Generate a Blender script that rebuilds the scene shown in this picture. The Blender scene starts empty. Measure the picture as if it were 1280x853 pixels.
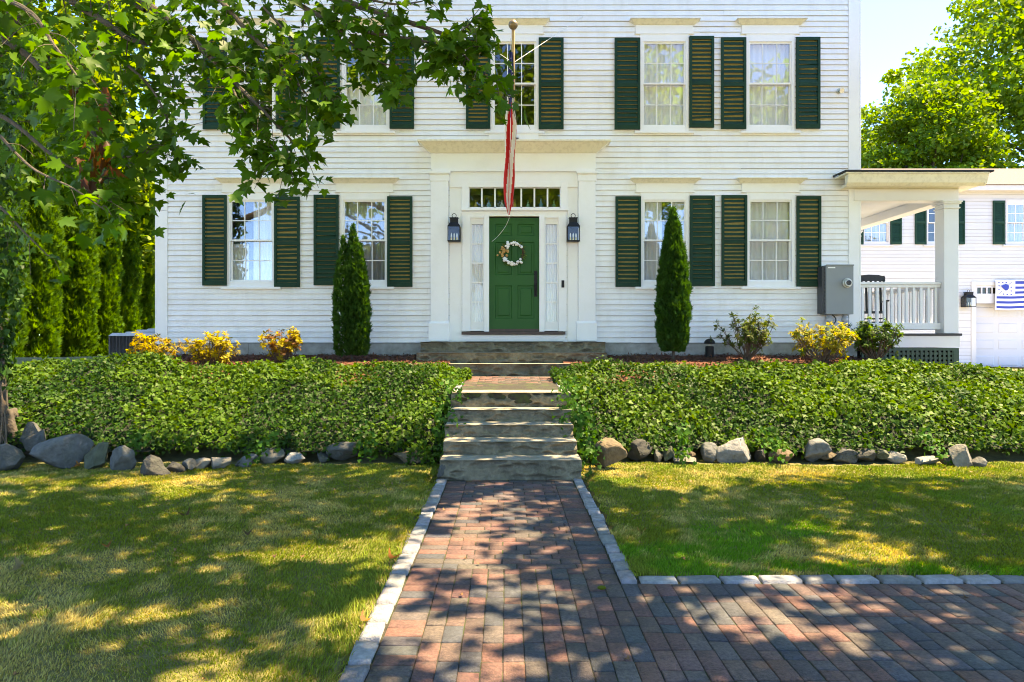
import bpy, bmesh, math, random
import numpy as np
from mathutils import Vector, noise as mnoise

random.seed(7)
RNG = np.random.default_rng(7)
F = 853.33; CZ = 1.55; VX = 634.0; VY = 423.0; YW = 12.4
scene = bpy.context.scene
COL = scene.collection
R = math.radians

def at(px, py, D):
    return np.array([(px - VX) * D / F, D, CZ - (py - VY) * D / F])
def hx(px, D=YW): return (px - VX) * D / F
def hz(py, D=YW): return CZ - (py - VY) * D / F
def sstep(a, b, x):
    t = np.clip((np.asarray(x, float) - a) / (b - a), 0, 1); return t * t * (3 - 2 * t)

# ---------------------------------------------------------------- noise
def _hash(ix, iy, iz, seed):
    h = (ix * 374761393 + iy * 668265263 + iz * 2147483647 + seed * 1274126177) & 0xFFFFFFFF
    h = ((h ^ (h >> 13)) * 1274126177) & 0xFFFFFFFF
    h = h ^ (h >> 16)
    return (h & 0xFFFFFF) / float(0xFFFFFF)
def vnoise(P, seed=0):
    P = np.asarray(P, float)
    if P.shape[1] == 2: P = np.c_[P, np.zeros(len(P))]
    i = np.floor(P).astype(np.int64); f = P - i; f = f * f * (3 - 2 * f)
    r = 0
    for dx in (0, 1):
        wx = f[:, 0] if dx else 1 - f[:, 0]
        for dy in (0, 1):
            wy = f[:, 1] if dy else 1 - f[:, 1]
            for dz in (0, 1):
                wz = f[:, 2] if dz else 1 - f[:, 2]
                r = r + wx * wy * wz * _hash(i[:, 0] + dx, i[:, 1] + dy, i[:, 2] + dz, seed)
    return r
def fbm(P, seed=0, o=4):
    P = np.asarray(P, float); a = .5; s = 0; t = 0
    for k in range(o):
        s = s + a * vnoise(P * (2 ** k) + k * 17.3, seed + k); t += a; a *= .5
    return s / t

# ---------------------------------------------------------------- materials
def nodes_of(m):
    m.use_nodes = True
    nt = m.node_tree
    for n in list(nt.nodes): nt.nodes.remove(n)
    out = nt.nodes.new('ShaderNodeOutputMaterial')
    return nt, out
def pm(name, base, rough=.6, var=.12, scale=6., bump=0., bscale=40., metallic=0., attr=False, spec=.5,
       stretch=(1, 1, 1), dirt=None, dirt_amt=0., dirt_scale=3., dstretch=(1, 1, 1), coat=0.):
    m = bpy.data.materials.new(name); nt, out = nodes_of(m); N = nt.nodes; L = nt.links
    b = N.new('ShaderNodeBsdfPrincipled'); L.new(b.outputs[0], out.inputs[0])
    b.inputs['Roughness'].default_value = rough; b.inputs['Metallic'].default_value = metallic
    b.inputs['Specular IOR Level'].default_value = spec
    if coat: b.inputs['Coat Weight'].default_value = coat
    g = N.new('ShaderNodeNewGeometry')
    mp = N.new('ShaderNodeMapping'); L.new(g.outputs['Position'], mp.inputs[0]); mp.inputs['Scale'].default_value = stretch
    nz = N.new('ShaderNodeTexNoise'); nz.inputs['Scale'].default_value = scale; nz.inputs['Detail'].default_value = 6
    L.new(mp.outputs[0], nz.inputs['Vector'])
    mr = N.new('ShaderNodeMapRange'); L.new(nz.outputs[0], mr.inputs[0])
    mr.inputs[1].default_value = .25; mr.inputs[2].default_value = .75
    mr.inputs[3].default_value = 1 - var; mr.inputs[4].default_value = 1 + var
    mx = N.new('ShaderNodeMix'); mx.data_type = 'RGBA'; mx.blend_type = 'MULTIPLY'; mx.inputs[0].default_value = 1
    if attr:
        a = N.new('ShaderNodeAttribute'); a.attribute_name = 'col'; L.new(a.outputs['Color'], mx.inputs[6])
    else: mx.inputs[6].default_value = (*base, 1)
    L.new(mr.outputs[0], mx.inputs[7])
    col = mx.outputs[2]
    if dirt is not None:
        mp2 = N.new('ShaderNodeMapping'); L.new(g.outputs['Position'], mp2.inputs[0]); mp2.inputs['Scale'].default_value = dstretch
        n2 = N.new('ShaderNodeTexNoise'); n2.inputs['Scale'].default_value = dirt_scale; n2.inputs['Detail'].default_value = 9
        n2.inputs['Roughness'].default_value = .65
        L.new(mp2.outputs[0], n2.inputs['Vector'])
        r2 = N.new('ShaderNodeMapRange'); L.new(n2.outputs[0], r2.inputs[0]); r2.inputs[1].default_value = .48; r2.inputs[2].default_value = .75
        r2.inputs[3].default_value = 0; r2.inputs[4].default_value = dirt_amt
        m2 = N.new('ShaderNodeMix'); m2.data_type = 'RGBA'; L.new(r2.outputs[0], m2.inputs[0]); L.new(col, m2.inputs[6])
        m2.inputs[7].default_value = (*dirt, 1); col = m2.outputs[2]
    L.new(col, b.inputs['Base Color'])
    if bump:
        n3 = N.new('ShaderNodeTexNoise'); n3.inputs['Scale'].default_value = bscale; n3.inputs['Detail'].default_value = 6
        L.new(g.outputs['Position'], n3.inputs['Vector'])
        bp = N.new('ShaderNodeBump'); bp.inputs['Strength'].default_value = bump; bp.inputs['Distance'].default_value = .02
        L.new(n3.outputs[0], bp.inputs['Height']); L.new(bp.outputs[0], b.inputs['Normal'])
    return m
def leafmat(name, rough=.45, trans=.38, tint=(1.5, 1.35, .45), spec=.4, gain=1.0):
    m = bpy.data.materials.new(name); nt, out = nodes_of(m); N = nt.nodes; L = nt.links
    a = N.new('ShaderNodeAttribute'); a.attribute_name = 'col'
    b = N.new('ShaderNodeBsdfPrincipled'); b.inputs['Roughness'].default_value = rough
    b.inputs['Specular IOR Level'].default_value = spec
    L.new(a.outputs['Color'], b.inputs['Base Color'])
    t = N.new('ShaderNodeBsdfTranslucent')
    mx = N.new('ShaderNodeMix'); mx.data_type = 'RGBA'; mx.blend_type = 'MULTIPLY'; mx.inputs[0].default_value = 1
    L.new(a.outputs['Color'], mx.inputs[6]); mx.inputs[7].default_value = (*tint, 1)
    L.new(mx.outputs[2], t.inputs[0])
    ms = N.new('ShaderNodeMixShader'); ms.inputs[0].default_value = trans
    L.new(b.outputs[0], ms.inputs[1]); L.new(t.outputs[0], ms.inputs[2]); L.new(ms.outputs[0], out.inputs[0])
    return m
def glassmat(name, fac=.3, tint=(1, 1, 1), wavy=.0022):
    m = bpy.data.materials.new(name); nt, out = nodes_of(m); N = nt.nodes; L = nt.links
    t = N.new('ShaderNodeBsdfTransparent'); t.inputs[0].default_value = (*tint, 1)
    g = N.new('ShaderNodeBsdfGlossy'); g.inputs['Roughness'].default_value = .015
    geo = N.new('ShaderNodeNewGeometry')
    n3 = N.new('ShaderNodeTexNoise'); n3.inputs['Scale'].default_value = 3.5; n3.inputs['Detail'].default_value = 1
    L.new(geo.outputs['Position'], n3.inputs['Vector'])
    bp = N.new('ShaderNodeBump'); bp.inputs['Strength'].default_value = 1; bp.inputs['Distance'].default_value = wavy
    L.new(n3.outputs[0], bp.inputs['Height']); L.new(bp.outputs[0], g.inputs['Normal'])
    ms = N.new('ShaderNodeMixShader'); ms.inputs[0].default_value = fac
    L.new(t.outputs[0], ms.inputs[1]); L.new(g.outputs[0], ms.inputs[2]); L.new(ms.outputs[0], out.inputs[0])
    return m
def sheer(name, col, tr=.25):
    m = bpy.data.materials.new(name); nt, out = nodes_of(m); N = nt.nodes; L = nt.links
    d = N.new('ShaderNodeBsdfDiffuse'); d.inputs[0].default_value = (*col, 1)
    t = N.new('ShaderNodeBsdfTransparent')
    ms = N.new('ShaderNodeMixShader'); ms.inputs[0].default_value = tr
    L.new(d.outputs[0], ms.inputs[1]); L.new(t.outputs[0], ms.inputs[2]); L.new(ms.outputs[0], out.inputs[0])
    return m

M = {}
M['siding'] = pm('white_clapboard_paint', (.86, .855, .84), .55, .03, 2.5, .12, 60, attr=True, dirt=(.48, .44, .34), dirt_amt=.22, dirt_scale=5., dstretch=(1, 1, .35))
M['trim'] = pm('white_trim_paint', (.85, .845, .82), .5, .03, 2, .06, 50, dirt=(.45, .40, .28), dirt_amt=.14, dirt_scale=4.)
M['cap'] = pm('bounce_tinted_cornice_paint', (.82, .78, .64), .5, .04, 3, .06, 50, dirt=(.20, .16, .08), dirt_amt=.3, dirt_scale=14.)  # trim white with the yellow of ground bounce light mixed into the colour
M['vinyl'] = pm('white_vinyl_siding', (.60, .59, .56), .5, .02, 2); M['vinylboard'] = pm('white_vinyl_boards', (.6, .6, .6), .5, .02, 2, attr=True)
M['shutter'] = pm('dark_green_shutter_paint', (.007, .040, .021), .55, .18, 8, .1, 40, spec=.18)
M['louver_bounce'] = pm('ochre_bounce_tint', (.27, .215, .065), .8, .30, 14, .2, 60, stretch=(1, 1, 6))  # ochre put in for the yellow bounce light between the louvers
M['door'] = pm('green_door_paint', (.006, .088, .011), .5, .06, 3, spec=.3)
M['darkwood'] = pm('dark_stained_wood', (.06, .028, .016), .5, .3, 12)
M['black'] = pm('black_metal', (.010, .010, .010), .5, .2, 12, spec=.25)
M['blackpaint'] = pm('black_painted_wood', (.010, .010, .012), .35, .2, 10)
M['rooftop'] = pm('black_roof_membrane', (.02, .02, .022), .8, .2, 10)
M['shingle'] = pm('tan_asphalt_shingles', (.13, .105, .09), .9, .35, 26, .4, 60, stretch=(1, 1, 3))
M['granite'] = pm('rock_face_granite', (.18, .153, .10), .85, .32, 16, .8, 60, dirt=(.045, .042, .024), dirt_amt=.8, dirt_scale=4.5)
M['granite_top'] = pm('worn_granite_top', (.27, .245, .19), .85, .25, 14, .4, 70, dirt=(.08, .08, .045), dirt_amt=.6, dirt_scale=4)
M['cobble'] = pm('grey_granite_cobble', (.20, .21, .22), .8, .28, 30, .6, 90, dirt=(.12, .12, .11), dirt_amt=.5, dirt_scale=14, attr=True)
M['foundation'] = pm('granite_foundation', (.33, .33, .31), .85, .25, 9, .4, 60, dirt=(.12, .11, .08), dirt_amt=.6, dirt_scale=3)
M['brick'] = pm('clay_paver', (.3, .15, .1), .85, .42, 50, .6, 120, attr=True, dirt=(.035, .033, .030), dirt_amt=.75, dirt_scale=6)
M['joint'] = pm('sandy_joint_soil', (.028, .024, .016), .95, .5, 30, .3, 90, dirt=(.05, .09, .01), dirt_amt=.8, dirt_scale=5)
M['soil'] = pm('dry_lawn_soil', (.13, .115, .035), .95, .4, 12, .5, 60)
M['mulch'] = pm('red_brown_mulch', (.13, .045, .022), .95, .4, 40, .8, 80)
M['chip'] = pm('bark_chip', (.2, .08, .04), .9, .3, 30, attr=True)
M['grass'] = leafmat('grass_blade', .7, .36, (1.5, 1.35, .4), .12)
M['leaf'] = leafmat('maple_leaf', .5, .48, (2.0, 1.75, .25), .22)
M['crownleaf'] = leafmat('fill_light_crown_leaf', .5, .72, (2.2, 2.0, .9), .15)  # colour and translucency raised so the unseen crowns give the lawn fill light
M['ivyleaf'] = leafmat('ivy_leaf', .5, .30, (1.8, 1.6, .25), .14)
M['needle'] = leafmat('evergreen_spray', .65, .36, (1.9, 1.7, .3), .15)
M['farleaf'] = leafmat('tree_leaf', .55, .42, (2.0, 1.7, .3), .2)
M['bark'] = pm('grey_brown_bark', (.075, .06, .045), .95, .35, 18, .9, 30, stretch=(1, 1, .3))
M['stem'] = pm('woody_stem', (.10, .07, .045), .9, .3, 30)
M['boulder'] = pm('field_stone', (.2, .2, .19), .85, .35, 12, 1., 22, attr=True, dirt=(.05, .06, .035), dirt_amt=.55, dirt_scale=5)
M['glass'] = glassmat('window_glass', .16)
M['glass_dark'] = glassmat('transom_glass', .07)
M['lampglass'] = glassmat('lantern_glass', .12); M['lanternglass'] = glassmat('clear_lantern_glass', .03)
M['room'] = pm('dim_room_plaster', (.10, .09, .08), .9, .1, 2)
M['curtain'] = sheer('white_sheer_curtain', (.88, .88, .87), .04)
M['curtain_grey'] = sheer('grey_sheer_curtain', (.5, .5, .5), .25)
M['metalbox'] = pm('grey_painted_steel', (.23, .25, .25), .45, .05, 3)
M['conduit'] = pm('grey_plastic_conduit', (.45, .47, .48), .5, .05, 3)
M['darkside'] = pm('dark_grey_steel', (.05, .055, .06), .5, .1, 5)
M['silver'] = pm('brushed_aluminium', (.55, .55, .5), .35, .1, 20, metallic=.6)
M['lattice'] = pm('dark_green_lattice', (.02, .055, .028), .5, .15, 8)
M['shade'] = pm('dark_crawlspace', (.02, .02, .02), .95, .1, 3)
M['concrete'] = pm('pale_concrete', (.36, .34, .30), .9, .1, 2, .2, 40)
M['unseen_bounce_ground'] = pm('pale_bounce_gravel', (.50, .46, .39), .95, .12, 3, .3, 40)
M['ceil'] = pm('pale_grey_ceiling', (.62, .65, .66), .5, .03, 3)
M['porchwhite'] = pm('porch_grey_white_paint', (.74, .745, .73), .5, .03, 3)
M['candle'] = pm('ivory_candle', (.8, .78, .7), .5, .05, 3)
M['brass'] = pm('aged_brass', (.5, .33, .08), .35, .1, 20, metallic=.8)
M['cotton'] = pm('white_cotton_blossom', (.82, .81, .76), .9, .1, 60)
M['tanflower'] = pm('dried_tan_flower', (.48, .27, .09), .9, .25, 60)
M['vine'] = pm('brown_twig', (.07, .045, .025), .9, .3, 40)
M['pole'] = pm('varnished_wood_pole', (.50, .36, .19), .4, .25, 12)
M['ball'] = pm('tarnished_ball', (.22, .16, .09), .4, .3, 30, metallic=.4)
M['wire'] = pm('white_guy_wire', (.7, .7, .68), .5, .02, 3)
M['cloth'] = pm('flag_cloth', (1, 1, 1), .8, .04, 8, attr=True)
M['bottle_a'] = pm('amber_bottle_glass', (.22, .17, .03), .12, .2, 20, coat=.5)
M['bottle_b'] = pm('blue_bottle_glass', (.02, .13, .22), .12, .2, 20, coat=.5)
M['bottle_c'] = pm('green_bottle_glass', (.05, .16, .09), .12, .2, 20, coat=.5)
M['bottle_d'] = pm('pale_bottle_glass', (.25, .30, .28), .12, .2, 20, coat=.5)
M['acmetal'] = pm('dark_grille_metal', (.028, .030, .032), .5, .1, 10)
M['actop'] = pm('light_grey_unit_top', (.42, .41, .38), .4, .1, 10)
M['deadleaf'] = pm('dry_brown_leaf', (.22, .10, .035), .8, .4, 30)
M['garagedoor'] = pm('white_garage_door', (.58, .58, .58), .5, .02, 2)
M['darkglass'] = pm('dark_garage_glass', (.02, .018, .01), .1, .1, 3)

# ---------------------------------------------------------------- objects
def worigin(o):
    p = Vector((0, 0, 0))
    while o is not None: p += o.location; o = o.parent
    return np.array(p)
def tag(o, label=None, cat=None, group=None, kind=None):
    if label: o['label'] = label
    if cat: o['category'] = cat
    if group: o['group'] = group
    if kind: o['kind'] = kind
    return o
def empty(name, loc, label, cat, group=None):
    o = bpy.data.objects.new(name, None); COL.objects.link(o); o.location = [float(c) for c in loc]
    o.empty_display_size = .1
    return tag(o, label, cat, group)
def link(name, me, mats, parent, smooth, bevel):
    if not isinstance(mats, (list, tuple)): mats = [mats]
    for m in mats: me.materials.append(m)
    o = bpy.data.objects.new(name, me); COL.objects.link(o)
    if parent is not None: o.parent = parent
    if smooth:
        me.polygons.foreach_set('use_smooth', np.ones(len(me.polygons), bool))
    if bevel:
        b = o.modifiers.new('edge', 'BEVEL'); b.width = bevel; b.segments = 2; b.limit_method = 'ANGLE'
    me.update()
    return o
class MB:
    def __init__(s): s.v = []; s.f = []; s.mi = []; s.cur = 0; s.c = []; s.col = (1, 1, 1)
    def add(s, vs, fs):
        n = len(s.v); s.v.extend([tuple(map(float, p)) for p in vs]); s.c.extend([s.col] * len(vs))
        for f in fs: s.f.append([i + n for i in f]); s.mi.append(s.cur)
    def box(s, x0, x1, y0, y1, z0, z1):
        x0, x1 = min(x0, x1), max(x0, x1); y0, y1 = min(y0, y1), max(y0, y1); z0, z1 = min(z0, z1), max(z0, z1)
        s.add([(x0, y0, z0), (x1, y0, z0), (x1, y1, z0), (x0, y1, z0), (x0, y0, z1), (x1, y0, z1), (x1, y1, z1), (x0, y1, z1)],
              [(0, 3, 2, 1), (4, 5, 6, 7), (0, 1, 5, 4), (1, 2, 6, 5), (2, 3, 7, 6), (3, 0, 4, 7)])
    def hull8(s, b, t):   # frustum from 4 bottom + 4 top points
        s.add(list(b) + list(t), [(0, 3, 2, 1), (4, 5, 6, 7), (0, 1, 5, 4), (1, 2, 6, 5), (2, 3, 7, 6), (3, 0, 4, 7)])
    def frus(s, c, z0, z1, a0, b0, a1, b1):
        x, y = c
        s.hull8([(x - a0, y - b0, z0), (x + a0, y - b0, z0), (x + a0, y + b0, z0), (x - a0, y + b0, z0)],
                [(x - a1, y - b1, z1), (x + a1, y - b1, z1), (x + a1, y + b1, z1), (x - a1, y + b1, z1)])
    def tube(s, pts, rad, n=8, cap=True):
        pts = [np.array(p, float) for p in pts]
        if not hasattr(rad, '__len__'): rad = [rad] * len(pts)
        vs = []; prev = None
        for i, p in enumerate(pts):
            t = pts[min(i + 1, len(pts) - 1)] - pts[max(i - 1, 0)]; t = t / (np.linalg.norm(t) + 1e-9)
            if prev is None:
                a = np.cross(t, (0, 0, 1.)); 
                if np.linalg.norm(a) < .1: a = np.cross(t, (1., 0, 0))
            else: a = prev - t * np.dot(prev, t)
            a = a / (np.linalg.norm(a) + 1e-9); prev = a; b = np.cross(t, a)
            for k in range(n):
                an = 2 * math.pi * k / n; vs.append(p + rad[i] * (math.cos(an) * a + math.sin(an) * b))
        fs = []
        for i in range(len(pts) - 1):
            for k in range(n):
                k2 = (k + 1) % n; fs.append((i * n + k, i * n + k2, (i + 1) * n + k2, (i + 1) * n + k))
        if cap: fs.append(tuple(range(n))[::-1]); fs.append(tuple((len(pts) - 1) * n + k for k in range(n)))
        s.add(vs, fs)
    def lathe(s, c, prof, n=16):
        s.tube([(c[0], c[1], c[2] + z) for r, z in prof], [r for r, z in prof], n) if False else s._lathe(c, prof, n)
    def _lathe(s, c, prof, n):
        vs = []
        for r, z in prof:
            for k in range(n):
                an = 2 * math.pi * k / n; vs.append((c[0] + r * math.cos(an), c[1] + r * math.sin(an), c[2] + z))
        fs = []
        for i in range(len(prof) - 1):
            for k in range(n):
                k2 = (k + 1) % n; fs.append((i * n + k, i * n + k2, (i + 1) * n + k2, (i + 1) * n + k))
        fs.append(tuple(range(n))[::-1]); fs.append(tuple((len(prof) - 1) * n + k for k in range(n)))
        s.add(vs, fs)
    def prism_x(s, poly, x0, x1):   # poly of (y,z)
        n = len(poly)
        s.add([(x0, y, z) for y, z in poly] + [(x1, y, z) for y, z in poly],
              [tuple(range(n)), tuple(range(2 * n - 1, n - 1, -1))] + [(i, i + n, (i + 1) % n + n, (i + 1) % n) for i in range(n)])
    def prism_y(s, poly, y0, y1):   # poly of (x,z)
        n = len(poly)
        s.add([(x, y0, z) for x, z in poly] + [(x, y1, z) for x, z in poly],
              [tuple(range(n))[::-1], tuple(range(n, 2 * n))] + [(i, (i + 1) % n, (i + 1) % n + n, i + n) for i in range(n)])
    def build(s, name, mats, parent=None, smooth=False, bevel=0., rot=None):
        V = np.array(s.v)
        if rot is not None:   # rotate about the parent's origin around Z
            o = worigin(parent); c_, s_ = math.cos(rot), math.sin(rot); d = V - o
            V = np.c_[d[:, 0] * c_ - d[:, 1] * s_, d[:, 0] * s_ + d[:, 1] * c_, d[:, 2]] + o
        loc = None
        if parent is not None: V = V - worigin(parent)
        else:
            loc = np.array([V[:, 0].mean(), V[:, 1].mean(), V[:, 2].min()]); V = V - loc
        me = bpy.data.meshes.new(name); me.from_pydata(V.tolist(), [], s.f)
        me.polygons.foreach_set('material_index', np.array(s.mi, dtype=np.int32))
        ca = me.color_attributes.new('col', 'FLOAT_COLOR', 'POINT')
        ca.data.foreach_set('color', np.c_[np.array(s.c), np.ones(len(V))].ravel())
        bm = bmesh.new(); bm.from_mesh(me); bmesh.ops.recalc_face_normals(bm, faces=bm.faces); bm.to_mesh(me); bm.free()
        o = link(name, me, mats, parent, smooth, bevel)
        if loc is not None: o.location = loc
        return o
def mesh_np(name, V, Fc, mat, parent=None, col=None, smooth=False, origin=None):
    V = np.asarray(V, float)
    if parent is not None: V = V - worigin(parent)
    elif origin is not None: V = V - np.array(origin)
    me = bpy.data.meshes.new(name); n = len(V); k = Fc.shape[1]; m = len(Fc)
    me.vertices.add(n); me.vertices.foreach_set('co', V.astype(np.float32).ravel())
    me.loops.add(m * k); me.loops.foreach_set('vertex_index', Fc.astype(np.int32).ravel())
    me.polygons.add(m); me.polygons.foreach_set('loop_start', np.arange(0, m * k, k, dtype=np.int32))
    me.polygons.foreach_set('loop_total', np.full(m, k, dtype=np.int32))
    if col is not None:
        ca = me.color_attributes.new('col', 'FLOAT_COLOR', 'POINT')
        ca.data.foreach_set('color', np.c_[col, np.ones(n)].astype(np.float32).ravel())
    me.update(calc_edges=True)
    o = link(name, me, mat, parent, smooth, 0)
    if parent is None and origin is not None: o.location = origin
    return o
def nrm(a): return a / (np.linalg.norm(a, axis=-1, keepdims=True) + 1e-9)
def frames(tip, up):          # local x,y,z -> side, tip, normal
    y = nrm(tip); x = nrm(np.cross(y, up)); z = np.cross(x, y)
    return np.stack([x, y, z], axis=2)
def instance(T, Tf, P, Rm, S, C):
    N = len(P); k = len(T)
    V = np.einsum('nij,kj->nki', Rm, T) * S[:, None, None] + P[:, None, :]
    Fc = (Tf[None] + (np.arange(N) * k)[:, None, None]).reshape(-1, Tf.shape[1])
    return V.reshape(-1, 3), Fc, np.repeat(C, k, axis=0)
def fan(outline, centre, fold=.12, curl=0.):
    pts = [centre] + outline
    T = np.array([(x, y, abs(x) * fold - curl * y * y) for x, y in pts])
    n = len(outline); Tf = np.array([(0, i + 1, (i + 1) % n + 1) for i in range(n)])
    return T, Tf
_half = [(.14, -.05), (.40, -.02), (.33, .14), (.50, .24), (.66, .52), (.43, .46), (.27, .44), (.31, .64), (.16, .67)]
MAPLE = fan([(0, 0)] + _half + [(0, 1.)] + [(-x, y) for x, y in _half[::-1]], (0, .3), .14, .10)
_h2 = [(.34, 0), (.55, .42), (.25, .52)]
MAPLE_LOW = fan([(0, 0)] + _h2 + [(0, 1.)] + [(-x, y) for x, y in _h2[::-1]], (0, .3), .10, .05)
_h3 = [(.30, -.10), (.52, .22), (.30, .48)]
IVY = fan([(0, 0)] + _h3 + [(0, 1.)] + [(-x, y) for x, y in _h3[::-1]], (0, .3), .10, .12)
RHODO = fan([(0, 0), (.17, .35), (.15, .7), (0, 1.), (-.15, .7), (-.17, .35)], (0, .5), .35, .25)
DIAM = (np.array([(0, 0, 0), (.42, .45, .06), (0, 1, -.05), (-.42, .45, .06)], float), np.array([(0, 1, 2, 3)]))
def rot2(a): return np.array([[math.cos(a), -math.sin(a), 0], [math.sin(a), math.cos(a), 0], [0, 0, 1]])
def spray():
    V = []; Fq = []
    for k, (a, l, w) in enumerate([(0, 1, .10), (.45, .75, .09), (-.45, .75, .09), (.95, .5, .09), (-.95, .5, .09)]):
        q = np.array([(0, 0, 0), (w, l * .5, .03), (0, l, -.04 * k), (-w, l * .5, .03)]) @ rot2(a).T
        V.append(q); Fq.append([4 * k, 4 * k + 1, 4 * k + 2, 4 * k + 3])
    return np.concatenate(V), np.array(Fq)
SPRAY = spray()
def colvar(N, base, v=.25, hue=.1, rng=RNG):
    b = np.array(base)[None] * (1 + v * rng.uniform(-1, 1, (N, 1))); b = b * (1 + hue * rng.uniform(-1, 1, (N, 3)))
    return np.clip(b, .001, 1)
def spline(pts, n=24):
    P = np.array(pts, float); m = len(P); out = []
    for i in range(m - 1):
        p0, p1, p2, p3 = P[max(i - 1, 0)], P[i], P[i + 1], P[min(i + 2, m - 1)]
        k = max(2, n // (m - 1))
        for t in np.linspace(0, 1, k, endpoint=(i == m - 2)):
            out.append(.5 * ((2 * p1) + (-p0 + p2) * t + (2 * p0 - 5 * p1 + 4 * p2 - p3) * t * t + (-p0 + 3 * p1 - 3 * p2 + p3) * t ** 3))
    return np.array(out)
_bm = bmesh.new(); bmesh.ops.create_icosphere(_bm, subdivisions=2, radius=1)
_bm.verts.ensure_lookup_table(); ICO_V = np.array([v.co[:] for v in _bm.verts]); ICO_F = np.array([[v.index for v in f.verts] for f in _bm.faces]); _bm.free()
_bm = bmesh.new(); bmesh.ops.create_icosphere(_bm, subdivisions=4, radius=1)
_bm.verts.ensure_lookup_table(); ICO4_V = np.array([v.co[:] for v in _bm.verts]); ICO4_F = np.array([[v.index for v in f.verts] for f in _bm.faces]); _bm.free()
# ================================================================ GROUND
PX0, PX1 = -.775, .835       # path corridor (outer cobbles)
def stairz(y):
    return np.interp(y, [7.4, 7.45, 8.87, 9.3, 11.2], [0, .10, .80, .84, .93])
def ground(x, y):
    x = np.asarray(x, float); y = np.asarray(y, float)
    rise = 1.02 * sstep(8.6, 10.55, y) + .18 * sstep(10.4, 12.4, y)
    top = 1 - .18 * sstep(5.5, 8.2, x)
    h = rise * top
    far = sstep(12.6, 16, y) * sstep(8.3, 10.5, x)
    h = h * (1 - far) + .56 * far
    h = h - .65 * sstep(12.2, 16, y) * sstep(-8, -10.5, x)
    side = np.maximum(sstep(PX0 + .02, PX0 - .16, x), sstep(PX1 - .02, PX1 + .16, x))
    h = np.where((y > 7.3) & (y < 11.3), h * side + (1 - side) * np.minimum(h, stairz(y) - .30), h)
    return h - .03 * (1 - sstep(8, 9, y)) * 0
gx = np.unique(np.concatenate([np.linspace(-300, -14, 24), np.arange(-14, -1.2, .25), np.arange(-1.2, 1.3, .05), np.arange(1.3, 14, .25), np.linspace(14, 300, 24)]))
gy = np.unique(np.concatenate([np.linspace(-200, 2, 24), np.arange(2, 7, .5), np.arange(7, 13, .08), np.arange(13, 17, .3), np.linspace(17, 500, 36)]))
GX, GY = np.meshgrid(gx, gy); P = np.c_[GX.ravel(), GY.ravel()]
gz = ground(P[:, 0], P[:, 1]) + .035 * (fbm(P * .5, 3, 3) - .5) * sstep(1.2, 2.0, np.abs(P[:, 0])) * (np.abs(P[:, 0]) < 30)
inpath = (P[:, 0] > PX0 - .02) & (P[:, 0] < PX1 + .02) & (P[:, 1] < 7.6) | (P[:, 0] > PX0 - .02) & (P[:, 1] < 4.47)
gz = np.where(inpath, -.07, gz); 
gz = np.where(P[:, 0] > 8.3, np.where((P[:, 1] > 13.0) & (P[:, 1] < 23), gz - .01, gz), gz)
nx, ny = len(gx), len(gy); I = np.arange(nx * ny).reshape(ny, nx)
Fg = np.stack([I[:-1, :-1], I[:-1, 1:], I[1:, 1:], I[1:, :-1]], -1).reshape(-1, 4)
o = mesh_np('ground', np.c_[P, gz], Fg, M['soil'], smooth=True); tag(o, kind='structure')

# driveway behind on the right
dx = np.linspace(8.6, 40, 40); dy = np.linspace(13.2, 23.2, 20); DX, DY = np.meshgrid(dx, dy)
dz = ground(DX.ravel(), DY.ravel()) + .03
I = np.arange(800).reshape(20, 40); Fd = np.stack([I[:-1, :-1], I[:-1, 1:], I[1:, 1:], I[1:, :-1]], -1).reshape(-1, 4)
o = mesh_np('driveway', np.c_[DX.ravel(), DY.ravel(), dz], Fd, M['concrete'], smooth=True); tag(o, kind='structure')

o = MB(); o.box(-90, 90, -34, -3.02, -.2, .012); tag(o.build('unseen_bounce_ground', M['unseen_bounce_ground']), kind='structure')  # unseen pale ground added behind the camera to bounce sun onto the facade
# mulch bed along the house
bx = np.concatenate([np.arange(-6.6, PX0 - .1, .12)]); bx2 = np.arange(PX1 + .1, 8.0, .12)
Vs = []; Fs = []; off = 0
for ax in (bx, bx2):
    ay = np.arange(9.9, 12.36, .08); AX, AY = np.meshgrid(ax, ay); Q = np.c_[AX.ravel(), AY.ravel()]
    z = ground(Q[:, 0], Q[:, 1]) + .03 + .05 * (fbm(Q * 2.2, 9, 4) - .3)
    I = np.arange(len(Q)).reshape(len(ay), len(ax)); Fs.append(np.stack([I[:-1, :-1], I[:-1, 1:], I[1:, 1:], I[1:, :-1]], -1).reshape(-1, 4) + off)
    Vs.append(np.c_[Q, z]); off += len(Q)
o = mesh_np('mulch_bed', np.concatenate(Vs), np.concatenate(Fs), M['mulch'], smooth=True); tag(o, kind='structure')
N = 16000; X = np.where(RNG.random(N) < .5, RNG.uniform(-6.5, -.95, N), RNG.uniform(1.05, 7.9, N)); Y = RNG.uniform(10.65, 12.3, N)
Q = np.c_[X, Y]; Z = ground(X, Y) + .045 + .05 * (fbm(Q * 2.2, 9, 4) - .3)
T = DIAM[0] * np.array([.35, 1, 1]); 
V, Fc, C = instance(T, DIAM[1], np.c_[Q, Z], frames(nrm(RNG.normal(size=(N, 3)) * [1, 1, .35]), nrm(RNG.normal(size=(N, 3)) * .5 + [0, 0, 1])), RNG.uniform(.03, .075, N), colvar(N, (.125, .045, .020), .6, .15))
o = mesh_np('mulch_chips', V, Fc, M['chip'], col=C); tag(o, kind='stuff')

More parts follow.
